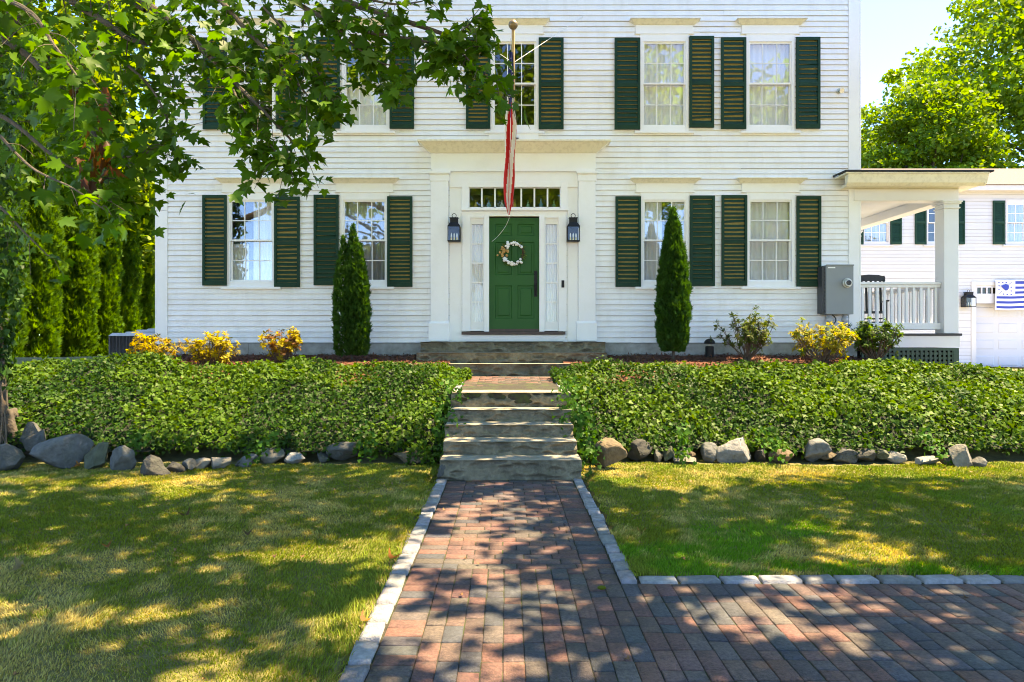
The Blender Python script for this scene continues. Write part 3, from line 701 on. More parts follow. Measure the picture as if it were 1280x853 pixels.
mb.box(HX0 - .005, HX0 + .19, YW - .034, YW + .02, ZB - .03, hz(264)); mb.box(HX0 - .005, HX0 + .19, YW - .034, YW + .02, hz(264) + .004, ZT)
mb.box(HX0 - .03, HX0 - .006, YW - .034, YW + .16, ZB - .03, ZT)
mb.build('corner_board', M['trim'], house, bevel=.003)
mb = MB(); mb.box(HX1 - .19, HX1 + .005, YW - .034, YW + .02, ZB - .03, ZT); mb.box(HX1 + .006, HX1 + .03, YW - .034, YW + .16, ZB - .03, ZT)
mb.build('corner_board', M['trim'], house, bevel=.003)
mb = MB(); mb.box(HX0 - .03, HX1 + .03, YW - .05, YW + .0, ZT - .02, ZT + .35); mb.box(HX0 - .35, HX1 + .35, YW - .36, YW + .02, ZT + .352, ZT + .42)
mb.prism_x([(YW - .36, ZT + .42), (YW - .42, ZT + .56), (YW, ZT + .56), (YW, ZT + .42)], HX0 - .38, HX1 + .38)
mb.build('eave_cornice', M['trim'], house, bevel=.004)
mb = MB(); zr = ZT + .563; yr = 16.9
mb.prism_x([(YW - .45, zr), (yr, zr + 1.9), (21.9, zr), (21.9, zr - .1), (YW - .45, zr - .04)], HX0 - .4, HX1 + .4)
roof = mb.build('roof', M['shingle'], house)
M['chim'] = pm('red_brick_chimney', (.28, .11, .08), .9, .3, 20, .4, 60)
for xx in (-4, 4):
    mb = MB(); mb.box(xx - .4, xx + .4, 16.4, 17.4, zr + 1.4, zr + 3.0); mb.box(xx - .45, xx + .45, 16.35, 17.45, zr + 3.0, zr + 3.1); mb.build('chimney', M['chim'], roof)

def curtain_mesh(mb, x0, x1, z0, z1, y, amp=.02, wl=.09, seed=0):
    n = max(6, int((x1 - x0) / .008)); rs = random.Random(seed); ph = rs.uniform(0, 6); xs = np.linspace(x0, x1, n)
    yy = y + amp * np.sin(xs / wl * 2 * math.pi + ph + 1.3 * np.sin(xs * 9 + ph)) * (1 + .5 * np.sin(xs * 23))
    vs = [(a, b, z0) for a, b in zip(xs, yy)] + [(a, y + (b - y) * .7, z1) for a, b in zip(xs, yy)]
    mb.add(vs, [(i, i + 1, n + i + 1, n + i) for i in range(n - 1)])
def window(parent, cx, zb, zt, gw, yw, kind, cap=True, seed=0, sc=1., mats=('trim', 'cap')):
    """part 'window' = casing; sub-parts sash, pane, curtain, sill, cornice"""
    w = MB(); cs = .055 * sc; hd = .14 * sc; Y = yw
    w.box(cx - gw - cs, cx - gw, Y - .030, Y + .08, zb - .11 * sc, zt + hd); w.box(cx + gw, cx + gw + cs, Y - .030, Y + .08, zb - .11 * sc, zt + hd)
    w.box(cx - gw - .002, cx + gw + .002, Y - .031, Y + .08, zt, zt + hd); w.box(cx - gw - .002, cx + gw + .002, Y - .024, Y + .08, zb - .11 * sc, zb - .012)
    if cap: w.box(cx - .52, cx + .52, Y - .036, Y + .01, zt + .142, zt + .33); w.box(cx - .54, cx + .54, Y - .043, Y + .0, zt + .135, zt + .150)
    win = w.build('window', M[mats[0]], parent, bevel=.003)
    zm = (zb + zt) / 2 + .005
    def sash(z0, z1, y):
        s = MB(); f = .026 * sc; mn = .007 * sc
        s.box(cx - gw, cx - gw + f, y, y + .035, z0, z1); s.box(cx + gw - f, cx + gw, y, y + .035, z0, z1)
        s.box(cx - gw + f, cx + gw - f, y, y + .035, z0, z0 + f * 1.2); s.box(cx - gw + f, cx + gw - f, y, y + .035, z1 - f * 1.2, z1)
        for k in (1, 2):
            xx = cx - gw + 2 * gw * k / 3; s.box(xx - mn, xx + mn, y + .004, y + .030, z0 + f * 1.2, z1 - f * 1.2)
        zz = (z0 + z1) / 2; s.box(cx - gw + f, cx + gw - f, y + .006, y + .028, zz - mn, zz + mn)
        s.build('sash', M['trim'], win)
        g = MB(); g.box(cx - gw + f * .5, cx + gw - f * .5, y + .015, y + .018, z0 + f * .5, z1 - f * .5); g.build('pane', M['lampglass' if (kind in ('full', 'lower') and zb > 5) else 'glass' if kind != 'none' else 'glass_dark'], win)
    sash(zm - .018, zt, Y - .008); sash(zb - .012, zm + .018, Y + .032)
    s = MB(); s.box(cx - gw - .155 * sc, cx + gw + .155 * sc, Y - .062, Y + .01, zb - .155 * sc, zb - .112 * sc); s.build('sill', M[mats[0]], win, bevel=.004)
    if cap:
        s = MB(); z0 = zt + .30; z1 = zt + .385
        s.hull8([(cx - .545, Y - .05, z0), (cx + .545, Y - .05, z0), (cx + .545, Y, z0), (cx - .545, Y, z0)], [(cx - .62, Y - .125, z1 - .018), (cx + .62, Y - .125, z1 - .018), (cx + .62, Y, z1 - .018), (cx - .62, Y, z1 - .018)])
        s.box(cx - .635, cx + .635, Y - .14, Y, z1 - .017, z1); s.build('cornice', M[mats[1]], win, bevel=.003)
    c = MB(); yc = Y + .105
    if kind == 'full': curtain_mesh(c, cx - gw, cx + gw, zb, zt, yc, .014, .11, seed); curtain_mesh(c, cx - gw, cx + gw, zb, zm, yc + .04, .01, .07, seed + 1)
    elif kind == 'right': curtain_mesh(c, cx + .0, cx + gw, zb, zt, yc, .022, .07, seed); curtain_mesh(c, cx - gw, cx - .1, zb, zm - .05, yc + .03, .015, .09, seed)
    elif kind == 'left': curtain_mesh(c, cx - gw, cx - .02, zb, zt, yc, .02, .08, seed); curtain_mesh(c, cx + .15, cx + gw, zb, zt, yc, .02, .08, seed)
    elif kind == 'lower': curtain_mesh(c, cx - gw, cx + gw, zb, zm, yc, .012, .12, seed)
    elif kind == 'grey': curtain_mesh(c, cx - gw, cx + gw, zb, zt, yc, .025, .10, seed)
    if c.v: c.build('curtain', M['curtain_grey' if kind == 'grey' else 'curtain'], win, smooth=True)
    return win
for i, (px, st, ck) in enumerate(WINS):
    window(house, hx(px), ZG[st][0], ZG[st][1], GW, YW, ck, True, 60 + i)
def shutter(parent, x0, x1, z0, z1, yw, seed, slats=9, tilt=1.):
    s = MB(); fr = .048; y0, y1 = yw - .062, yw - .030; zm = z0 + (z1 - z0) * .485
    s.box(x0, x0 + fr, y0, y1, z0, z1); s.box(x1 - fr, x1, y0, y1, z0, z1)
    s.box(x0 + fr, x1 - fr, y0, y1, z0, z0 + .085); s.box(x0 + fr, x1 - fr, y0, y1, z1 - .06, z1); s.box(x0 + fr, x1 - fr, y0, y1, zm - .035, zm + .035)
    sh = s.build('shutter', M['shutter'], parent, bevel=.003)
    rs = random.Random(seed); l = MB()
    for a, b in ((z0 + .085, zm - .035), (zm + .035, z1 - .06)):
        n = slats; st = (b - a) / n
        for k in range(n):
            zc = a + (k + .5) * st; t = (tilt + rs.uniform(-.06, .06)) * .022; j = rs.uniform(-.003, .003) + (rs.random() < .03) * .015
            x2, x3 = x0 + fr, x1 - fr; hh = st * [.13, .19, .24][seed % 3]
            l.hull8([(x2, y0 + .006, zc - t - hh), (x3, y0 + .006, zc - t - hh + j), (x3, y0 + .012, zc - t - hh + j), (x2, y0 + .012, zc - t - hh)],
                    [(x2, y1 - .006, zc + t * .2 + hh), (x3, y1 - .006, zc + t * .2 + hh + j), (x3, y1 + .0, zc + t * .2 + hh + j), (x2, y1 + .0, zc + t * .2 + hh)])
    l.build('louvers', M['shutter'], sh)
    b = MB(); b.box(x0 + fr, x1 - fr, y1 + .002, y1 + .008, z0 + .02, z1 - .02); b.build('bounce_tint_sheet', M['louver_bounce'], sh)  # added sheet, its ochre stands in for bounce light on the wall behind
    return sh
SH = [(254.4, 284.6, 0), (343.8, 375.6, 0), (393., 424., 0), (484.5, 516., 0), (768.9, 800.6, 0), (861.7, 892.6, 0), (901., 932.8, 0), (994.5, 1024.9, 0),
      (255., 284.6, 1), (346.5, 377., 1), (396.3, 425.5, 1), (487.5, 518., 1), (582.6, 613., 1), (673.2, 704.2, 1), (767.8, 799.6, 1), (861., 891.6, 1), (900.3, 931.6, 1), (993.9, 1023.8, 1)]
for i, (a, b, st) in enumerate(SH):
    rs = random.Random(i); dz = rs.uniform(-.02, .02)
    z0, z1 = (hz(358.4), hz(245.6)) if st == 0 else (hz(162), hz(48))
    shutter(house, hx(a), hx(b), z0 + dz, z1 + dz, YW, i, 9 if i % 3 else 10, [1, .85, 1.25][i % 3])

# ---- door surround
X = hx; Z = hz
mb = MB(); mb.box(X(539), X(744), YW - .075, YW - .0, Z(213), Z(193)); mb.box(X(540), X(743), YW - .085, YW - .07, Z(216), Z(213)); mb.box(X(562), X(722), YW - .055, YW, Z(235), Z(216))
mb.box(X(562), X(577.5), YW - .03, YW, Z(427), Z(235)); mb.box(X(709), X(722), YW - .03, YW, Z(427), Z(235))
mb.box(X(577.5), X(586), YW - .06, YW + .02, Z(262), Z(228)); mb.box(X(700.7), X(709), YW - .06, YW + .02, Z(262), Z(228)); mb.box(X(586), X(700.7), YW - .06, YW + .02, Z(235), Z(228))
mb.box(X(577), X(709.5), YW - .095, YW + .02, Z(264.5), Z(261.5)); mb.box(X(578), X(708), YW - .055, YW + .05, Z(271), Z(265))
mb.box(X(578), X(588), YW - .055, YW + .05, Z(414.4), Z(271)); mb.box(X(698), X(708), YW - .055, YW + .05, Z(414.4), Z(271))
mb.box(X(577.5), X(706), YW - .05, YW, Z(427), Z(418.6))
for a, b in ((605.4, 611.4), (674., 680.2)): mb.box(X(a), X(b), YW - .075, YW + .08, Z(415), Z(271))
mb.build('door_surround', M['trim'], house, bevel=.003)
for a, b in ((539, 561), (722.5, 743.6)):
    m = MB(); m.box(X(a), X(b), YW - .095, YW, Z(404.5), Z(228)); m.box(X(a - 2.4), X(b + 1.6), YW - .12, YW, Z(426.5), Z(404.5))
    m.prism_x([(YW - .12, Z(404.5)), (YW - .095, Z(402)), (YW, Z(402)), (YW, Z(404.5))], X(a - 2.4), X(b + 1.6))
    m.box(X(a - 1), X(b + 1), YW - .105, YW, Z(228), Z(220)); m.box(X(a - 2.5), X(b + 2.5), YW - .13, YW, Z(219), Z(216)); m.box(X(a - 1.8), X(b + 1.8), YW - .118, YW, Z(220.2), Z(219))
    m.build('pilaster', M['trim'], house, bevel=.004)
m = MB(); x0, x1 = X(539) - .0, X(744) + .0
m.hull8([(x0, YW - .10, Z(193)), (x1, YW - .10, Z(193)), (x1, YW, Z(193)), (x0, YW, Z(193))], [(X(525.5), YW - .26, Z(182)), (X(759.5), YW - .26, Z(182)), (X(759.5), YW, Z(182)), (X(525.5), YW, Z(182))])
m.box(X(524), X(761), YW - .285, YW, Z(182) + .001, Z(179.6)); m.build('door_cornice', M['cap'], house, bevel=.004)
m = MB(); m.box(X(611), X(673), YW - .04, YW, Z(180) + .003, Z(165)); m.build('patch_board', M['trim'], house)
# transom
m = MB(); x0, x1 = X(586), X(700.7); z0, z1 = Z(261), Z(234.7)
for k in range(8):
    xx = x0 + (x1 - x0) * k / 7; m.box(xx - .014, xx + .014, YW - .03, YW + .01, z0, z1)
m.box(x0, x1, YW - .03, YW + .01, z0 - .002, z0 + .022); m.box(x0, x1, YW - .03, YW + .01, z1 - .018, z1 + .002)
tr = m.build('transom_window', M['trim'], house)
g = MB(); g.box(x0, x1, YW - .012, YW - .009, z0, z1); g.build('pane', M['glass_dark'], tr)
g = MB(); g.box(x0 - .05, x1 + .05, YW + .02, YW + .14, z0 - .06, z0 + .01); g.build('ledge', M['trim'], tr)
for k in range(7):
    cx = x0 + (x1 - x0) * (k + .52) / 7; h = [.155, .16, .15, .17, .15, .18, .15][k]; r = .034 + .004 * (k % 3)
    c = ['amber', 'blue', 'pale', 'amber', 'green', 'blue', 'green'][k]; mm = {'amber': 'bottle_a', 'blue': 'bottle_b', 'pale': 'bottle_d', 'green': 'bottle_c'}[c]
    m = MB(); m._lathe((cx, YW + .07, z0 + .011), [(r * .8, 0), (r, .01), (r, h * .45), (r * .35, h * .68), (r * .3, h * .93), (r * .42, h * .94), (r * .42, h)], 14)
    b = m.build('glass_bottle', M[mm], None, smooth=True)
    tag(b, f"small {c} glass bottle in the {['first', 'second', 'third', 'fourth', 'fifth', 'sixth', 'seventh'][k]} transom pane from the left, above the door", 'bottle', 'bottles lined up in the transom')
# sidelights
for a, b in ((588, 605.4), (680.2, 698)):
    ga, gb = X((a + b) / 2 - 7), X((a + b) / 2 + 7); z0, z1 = Z(402), Z(280.5)
    m = MB(); m.box(X(a), ga, YW - .0, YW + .05, Z(414), Z(273)); m.box(gb, X(b), YW - .0, YW + .05, Z(414), Z(273)); m.box(ga, gb, YW - .0, YW + .05, Z(414), z0); m.box(ga, gb, YW, YW + .05, z1, Z(273))
    m.box(X(a) - .001, X(b) + .001, YW - .01, YW + .05, Z(414), Z(412.5) )
    for k in range(1, 5): zz = z0 + (z1 - z0) * k / 5; m.box(ga, gb, YW + .008, YW + .04, zz - .016, zz + .016)
    m.box(X(a), X(b), YW - .052, YW + .05, Z(273) + .001, Z(271))
    s = m.build('sidelight', M['trim'], house, bevel=.002)
    g = MB(); g.box(ga, gb, YW + .022, YW + .025, z0, z1); g.build('pane', M['lanternglass'], s)
    c = MB(); curtain_mesh(c, ga - .01, gb + .01, z0, z1, YW + .085, .016, .055, int(a)); c.build('curtain', M['curtain'], s, smooth=True)
m = MB(); m.box(X(577.5), X(706), YW - .14, YW + .04, Z(418.4), Z(414.8)); m.build('threshold', M['darkwood'], house, bevel=.004)
# door
yd = YW + .02; dx0, dx1 = X(611.4), X(674.); dz0, dz1 = Z(414.8), Z(272.5)
m = MB(); pans = [(618.8, 640, 279.7, 294.6), (647, 668, 279.7, 294.6), (618.8, 640, 302.5, 344), (647, 668, 302.5, 344), (618.8, 640, 357, 398.4), (647, 668, 357, 398.4)]
xs = sorted({dx0, dx1} | {X(v) for p in pans for v in p[:2]}); zs = sorted({dz0, dz1} | {Z(v) for p in pans for v in p[2:]})
for i in range(len(xs) - 1):
    for j in range(len(zs) - 1):
        cx, cz = (xs[i] + xs[i + 1]) / 2, (zs[j] + zs[j + 1]) / 2
        if not any(X(p[0]) < cx < X(p[1]) and Z(p[3]) < cz < Z(p[2]) for p in pans): m.box(xs[i], xs[i + 1], yd, yd + .04, zs[j], zs[j + 1])
door = m.build('front_door', M['door'], house)
for p in pans:
    a, b, c, d = X(p[0]), X(p[1]), Z(p[3]), Z(p[2]); m = MB()
    m.add([(a, yd + .0005, c), (b, yd + .0005, c), (b, yd + .0005, d), (a, yd + .0005, d), (a + .014, yd + .016, c + .014), (b - .014, yd + .016, c + .014), (b - .014, yd + .016, d - .014), (a + .014, yd + .016, d - .014),
           (a + .045, yd + .016, c + .045), (b - .045, yd + .016, c + .045), (b - .045, yd + .016, d - .045), (a + .045, yd + .016, d - .045), (a + .06, yd + .006, c + .06), (b - .06, yd + .006, c + .06), (b - .06, yd + .006, d - .06), (a + .06, yd + .006, d - .06)],
          [(k, (k + 1) % 4, 4 + (k + 1) % 4, 4 + k) for k in range(4)] + [(4 + k, 4 + (k + 1) % 4, 8 + (k + 1) % 4, 8 + k) for k in range(4)] + [(8 + k, 8 + (k + 1) % 4, 12 + (k + 1) % 4, 12 + k) for k in range(4)] + [(12, 13, 14, 15)])
    m.build('door_panel', M['door'], door)
m = MB(); m.box(X(667.6), X(671.6), yd - .012, yd, Z(371), Z(338.5)); m.tube(spline([(X(669.6), yd - .01, Z(356)), (X(669.6), yd - .06, Z(357.5)), (X(669.6), yd - .065, Z(363)), (X(669.6), yd - .01, Z(368.5))], 16), .011, 8)
m._lathe((0, 0, 0), [(.0, 0)], 3) if False else None
m.tube([(X(669.6), yd - .012, Z(342)), (X(669.6), yd - .035, Z(342))], .022, 12); m.box(X(668.8), X(670.6), yd - .055, yd - .01, Z(355.2), Z(353.8)); m.build('handle', M['black'], door, bevel=.003)
m = MB(); m.box(dx0 + .005, dx1 - .005, yd - .01, yd, dz0 + .002, dz0 + .05); m.build('weather_strip', M['darkwood'], door)

# ---- side porch on the right (part of the house)
yp = 12.35; fz = 1.637
def pt(v): return X(v, yp)
m = MB(); m.box(HX1 + .01, 8.22, yp - .02, 16.2, fz - .045, fz); m.build('porch_floor', M['blackpaint'], house, bevel=.004)
m = MB(); m.box(HX1 + .01, 8.19, yp + .0, yp + .05, hz(434.5, yp), fz - .047); m.box(8.14, 8.19, yp + .052, 16.1, hz(434.5, yp), fz - .047); m.build('porch_skirt', M['porchwhite'], house)
m = MB(); z1 = hz(435, yp); z0 = hz(465, yp); x0 = HX1 + .02; x1 = 8.18
m.box(x0, x1, yp + .01, yp + .035, z1 - .05, z1 - .003); m.box(x0, x1, yp + .01, yp + .035, z0 - .05, z0 + .02); m.box(x1 - .10, x1, yp + .008, yp + .037, z0 + .02, z1 - .05)
xx = x0 + .02
while xx < x1 - .12: m.box(xx, xx + .045, yp + .012, yp + .020, z0, z1 - .04); xx += .082
zz = z0 + .06
while zz < z1 - .06: m.box(x0, x1 - .1, yp + .021, yp + .029, zz, zz + .045); zz += .082
m.build('lattice_skirt', M['lattice'], house)
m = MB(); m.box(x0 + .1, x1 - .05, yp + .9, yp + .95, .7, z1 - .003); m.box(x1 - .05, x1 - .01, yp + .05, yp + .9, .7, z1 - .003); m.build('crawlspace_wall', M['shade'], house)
def column(x0, x1, y0, y1):
    c = MB(); cz1 = hz(251, yp); c.box(x0, x1, y0, y1, fz + .001, cz1 - .14); c.box(x0 - .02, x1 + .02, y0 - .02, y1 + .02, cz1 - .14, cz1 - .115)
    c.box(x0 - .005, x1 + .005, y0 - .005, y1 + .005, cz1 - .115, cz1 - .06); c.box(x0 - .03, x1 + .03, y0 - .03, y1 + .03, cz1 - .06, cz1 - .03); c.box(x0 - .045, x1 + .045, y0 - .045, y1 + .045, cz1 - .03, cz1 - .001)
    c.build('porch_column', M['porchwhite'], house, bevel=.005)
column(7.905, 8.17, yp, yp + .265); column(7.905, 8.17, 15.8, 16.06)
bz0, bz1 = hz(251, yp), hz(236, yp)
m = MB(); m.box(HX1 - .1, 8.17, yp, yp + .26, bz0, bz1); m.box(7.91, 8.165, yp + .262, 16.1, bz0 + .001, bz1 - .001); m.box(HX1 + .03, 7.908, 15.84, 16.09, bz0, bz1)
m.build('porch_beam', M['porchwhite'], house, bevel=.004)
m = MB(); m.box(HX1 + .035, 7.905, yp + .262, 15.838, bz1 - .05, bz1 - .01); m.build('porch_ceiling', M['ceil'], house)
yf = 12.0; sx0 = X(1059, yf); sx1 = X(1233, yf)
m = MB(); s0 = bz1 + .002
m.box(sx0 + .08, 8.40, yf + .06, YW - .021, s0, s0 + .05); m.box(HX1 + .035, 8.40, YW - .0205, 16.3, s0, s0 + .05)
m.prism_x([(yf + .06, s0 - .02), (yf + .0, s0 + .03), (yf - .05, s0 + .17), (yf + .1, s0 + .17)], sx0, 8.44)
m.box(sx0 - .05, 8.44, yf - .07, YW - .022, s0 + .171, s0 + .20); m.prism_y([(8.40, s0 - .0), (8.42, s0 + .03), (8.46, s0 + .17), (8.36, s0 + .17)], yf, 16.3)
m.build('porch_cornice', M['cap'], house, bevel=.004)
m = MB(); zt = s0 + .202
m.add([(sx0 - .07, yf - .09, zt), (8.50, yf - .09, zt), (8.50, 16.4, zt), (sx0 - .07, 16.4, zt), (sx0 - .07, yf - .09, zt + .03), (8.50, yf - .09, zt + .03), (8.50, 16.4, zt + .03), (sx0 - .07, YW - .04, zt + .04), (HX1 + .04, YW + .0, zt + .045), (HX1 + .04, 16.4, zt + .1)],
      [(0, 1, 5, 4), (1, 2, 6, 5), (4, 5, 8, 7), (5, 6, 9, 8), (0, 4, 7, 3)]); m.build('porch_roof', M['rooftop'], house)
def rail(p0, p1, n, gap0=.0):
    r = MB(); p0 = np.array(p0); p1 = np.array(p1); d = p1 - p0; alongx = abs(d[0]) > abs(d[1])
    def bar(a, b, hw, z0, z1):
        if alongx: r.box(min(a[0], b[0]), max(a[0], b[0]), a[1] - hw, a[1] + hw, z0, z1)
        else: r.box(a[0] - hw, a[0] + hw, min(a[1], b[1]), max(a[1], b[1]), z0, z1)
    zt = hz(352.2, yp); bar(p0, p1, .045, zt - .045, zt); bar(p0, p1, .025, zt - .10, zt - .046); bar(p0, p1, .032, hz(412, yp), hz(403.6, yp))
    ra = r.build('porch_railing', M['porchwhite'], house, bevel=.003)
    for k in range(n):
        c = p0 + d * (k + .6) / (n + .2); b = MB(); b.box(c[0] - .021, c[0] + .021, c[1] - .021, c[1] + .021, hz(404, yp) + .001, zt - .101); b.build('baluster', M['porchwhite'], ra)
rail((HX1 + .03, yp + .12), (7.90, yp + .12), 11); rail((8.04, yp + .27), (8.04, 15.8), 24); rail((HX1 + .03, 15.95), (7.9, 15.95), 11)
# small spotlight and hooks on the wall
m = MB(); c = (X(1048), YW - .06, Z(114.5)); m.tube([(c[0], YW - .0, c[2]), (c[0], YW - .04, c[2])], .045, 12); m.tube([(c[0], YW - .04, c[2]), (c[0] + .01, YW - .12, c[2] - .03)], [.02, .045], 12)
tag(m.build('wall_spotlight', M['silver'], None, smooth=False), 'tiny round metal spotlight high on the clapboards near the right corner board', 'spotlight')

# ================================================================ GARAGE HOUSE
GY = 23.0
def g_x(px): return (px - VX) * GY / F
def g_z(py): return CZ - (py - VY) * GY / F
gar = empty('garage_house', (16, 27, .56), 'white two-storey garage building with green shutters beyond the driveway', 'house')
gx0, gx1 = 8.0, 30.0; gb, gt = g_z(462), g_z(239)
holes = [(g_x(1219.5), g_x(1219.5) + 4.9, gb - .1, g_z(357))]
gw_ = [(g_x(1095.2), .40), (g_x(1174), .385), (g_x(1274.5), .43), (g_x(1390), .43)]
for c, w in gw_: holes.append((c - w - .01, c + w + .01, g_z(303.5), g_z(254)))
mb = MB(); clapboards(mb, gx0 + .1, gx1, gb, gt, holes, .119, lambda u, d, z: (u, GY - d, z), .0004, lap_shade=((.5, .5, .5), (.28, .28, .27)), base_c=(.62, .61, .585), gs=1.6)
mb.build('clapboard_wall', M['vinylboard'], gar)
m = MB(); m.box(gx0, gx0 + .1, GY + .0, 31, gb, gt + .05); m.box(gx1 - .1, gx1, GY + .01, 31, gb, gt); m.box(gx0 + .1, gx1 - .1, 26, 26.1, gb, gt); m.box(gx0 + .1, gx1 - .1, 30.9, 31, gb, gt); m.build('inner_wall', M['room'], gar)
m = MB(); m.box(gx0 - .03, gx0 + .14, GY - .03, GY + .01, gb, gt); m.box(g_x(1213.5), g_x(1219.5), GY - .035, GY + .02, gb, g_z(352)); m.box(g_x(1219.5), g_x(1219.5) + 4.9, GY - .034, GY + .02, g_z(357), g_z(352.5))
m.box(g_x(1219.5) + 4.9, g_x(1219.5) + 5.05, GY - .035, GY + .02, gb, g_z(352)); m.build('trim_board', M['vinyl'], gar, bevel=.004)
m = MB(); m.box(gx0 - .3, gx1 + .3, GY - .32, GY + .02, gt - .02, gt + .10); m.box(gx0 - .3, gx1 + .3, GY - .36, GY - .322, gt - .04, gt + .13)
m.build('eave', M['vinyl'], gar, bevel=.01)
m = MB(); m.prism_x([(GY - .42, gt + .135), (27, gt + 1.75), (31.4, gt + .135), (31.4, gt + .0), (GY - .30, gt + .11)], gx0 - .4, gx1 + .4); m.build('roof', M['shingle'], gar)
for k, (c, w) in enumerate(gw_):
    window(gar, c, g_z(302.5), g_z(255), w, GY, 'grey' if k != 1 else 'none', False, 90 + k, 1.0, ('vinyl', 'vinyl'))
for a, b in ((1064, 1078.5), (1112.3, 1126.2), (1143, 1157), (1191, 1205), (1240.3, 1254.8), (1294, 1308)):
    s = MB(); x0, x1 = g_x(a), g_x(b); z0, z1 = g_z(305.8), g_z(251.3); s.box(x0, x0 + .05, GY - .06, GY - .02, z0, z1); s.box(x1 - .05, x1, GY - .06, GY - .02, z0, z1)
    zm = (z0 + z1) / 2
    for z in (z0, zm - .04, z1 - .08): s.box(x0 + .05, x1 - .05, GY - .06, GY - .02, z, z + .08)
    sh = s.build('shutter', M['shutter'], gar); l = MB()
    for p, q in ((z0 + .08, zm - .04), (zm + .04, z1 - .08)):
        for k in range(11): zc = p + (q - p) * (k + .5) / 11; l.hull8([(x0 + .05, GY - .05, zc - .035), (x1 - .05, GY - .05, zc - .035), (x1 - .05, GY - .045, zc - .035), (x0 + .05, GY - .045, zc - .035)], [(x0 + .05, GY - .028, zc + .028), (x1 - .05, GY - .028, zc + .028), (x1 - .05, GY - .022, zc + .028), (x0 + .05, GY - .022, zc + .028)])
    l.build('louvers', M['shutter'], sh)
m = MB(); x0 = g_x(1219.5); x1 = x0 + 4.9; yd2 = GY + .22
m.box(x0, x1, GY - .005, GY + .06, g_z(379.5), g_z(367.3)); xx = g_x(1219.8)
m.box(x0, x1, GY - .004, GY + .06, g_z(359.7), g_z(357)); k = 0
while xx < x1: m.box(xx, xx + .045, GY - .003, GY + .06, g_z(367.3), g_z(359.7)); xx += g_x(1226.5) - g_x(1220); k += 1
m.box(x0, x1, yd2 + .02, yd2 + .06, gb, g_z(379)); pn = 4; ph = (g_z(380) - gb) / pn
for r in range(pn):
    z0 = gb + .02 + r * ph
    m.box(x0, x1, yd2 + .012, yd2 + .02, z0, z0 + ph - .012)
    for c in range(6):
        a = x0 + .12 + c * .80; m.hull8([(a, yd2 + .012, z0 + .1), (a + .66, yd2 + .012, z0 + .1), (a + .66, yd2 + .012, z0 + ph - .12), (a, yd2 + .012, z0 + ph - .12)][:4], [(a + .03, yd2 - .004, z0 + .13), (a + .63, yd2 - .004, z0 + .13), (a + .63, yd2 - .004, z0 + ph - .15), (a + .03, yd2 - .004, z0 + ph - .15)])
gd = m.build('garage_door', M['garagedoor'], gar)
m = MB(); m.box(x0, x1, GY + .03, GY + .035, g_z(367.5), g_z(359.5)); m.build('pane', M['darkglass'], gd)
m = MB(); m.box(x0, x1, yd2 - .01, yd2 + .015, gb - .02, gb + .025); m.build('bottom_seal', M['blackpaint'], gd)
# ================================================================ SMALL THINGS
def lantern(cx, cz, yw, w, h, label, group, sc=1.):
    root = empty('wall_lantern', (cx, yw, cz - h / 2), label, 'lantern', group)
    z0 = cz - h / 2; z1 = cz + h / 2; d = w * .8; yc = yw - .03 - d / 2; a = w / 2; b = d / 2; zs = z0 + h * .60; zc = z0 + h * .80
    m = MB(); m.box(cx - .06, cx + .06, yw - .02, yw, z0 + h * .2, zs); m.box(cx - .015, cx + .015, yw - .04, yw - .02, z0 + h * .4, z0 + h * .45)
    m.box(cx - a, cx + a, yc - b, yc + b, z0, z0 + .018)
    for sx in (-1, 1):
        for sy in (-1, 1): m.box(cx + sx * a, cx + sx * (a - .014), yc + sy * b, yc + sy * (b - .014), z0 + .018, zs)
    m.box(cx - a, cx + a, yc - b, yc + b, zs, zs + .016); m.frus((cx, yc), zs + .0161, zc, a, b, a * .58, b * .58)
    m.box(cx - a * .62, cx + a * .62, yc - b * .62, yc + b * .62, zc + .0005, zc + h * .17); m.box(cx - a * .7, cx + a * .7, yc - b * .7, yc + b * .7, zc + h * .1705, z1 - .002)
    m.build('frame', M['black'], root, bevel=.002)
    m = MB(); m.tube([(cx + .038 * sc * math.cos(t), yc, z1 + .036 * sc + .038 * sc * math.sin(t)) for t in np.linspace(0, 2 * math.pi, 15)], .006, 6, False); m.build('ring', M['black'], root)
    g = MB(); e = .004
    g.box(cx - a + .014, cx + a - .014, yc - b + e, yc - b + e + .002, z0 + .018, zs); 
    for sx in (-1, 1): g.box(cx + sx * (a - e), cx + sx * (a - e - .002), yc - b + .014, yc + b - .014, z0 + .018, zs)
    g.build('pane', M['lanternglass'], root)
    m = MB(); m.box(cx - a + .016, cx + a - .016, yc + b - .012, yc + b - .006, z0 + .02, zs - .002); m.build('reflector', M['black'], root)
    for dx in (-.055, 0, .055):
        c = MB(); c._lathe((cx + dx * w / .25, yc, z0 + .019), [(.013, 0), (.013, .055)], 10); 
        cd = c.build('candle', M['brass'], root); c = MB(); c._lathe((cx + dx * w / .25, yc, z0 + .0745), [(.010, 0), (.012, .03), (.010, .06), (.002, .085)], 10); c.build('bulb', M['candle'], cd, smooth=True)
lantern(X(568.5), Z(289), YW - .03, .225, .43, 'black three-candle lantern on the trim left of the green front door', 'lanterns beside the front door')
lantern(X(715.5), Z(289), YW - .03, .225, .43, 'black three-candle lantern on the trim right of the green front door', 'lanterns beside the front door')
lantern(g_x(1206), g_z(375), GY - .02, .34, .50, 'black lantern on the clapboards beside the garage door', None)
m = MB(); m.box(X(701.5), X(705), YW - .075, YW - .055, Z(360), Z(351)); m.build('door_bell', M['black'], house, bevel=.004)

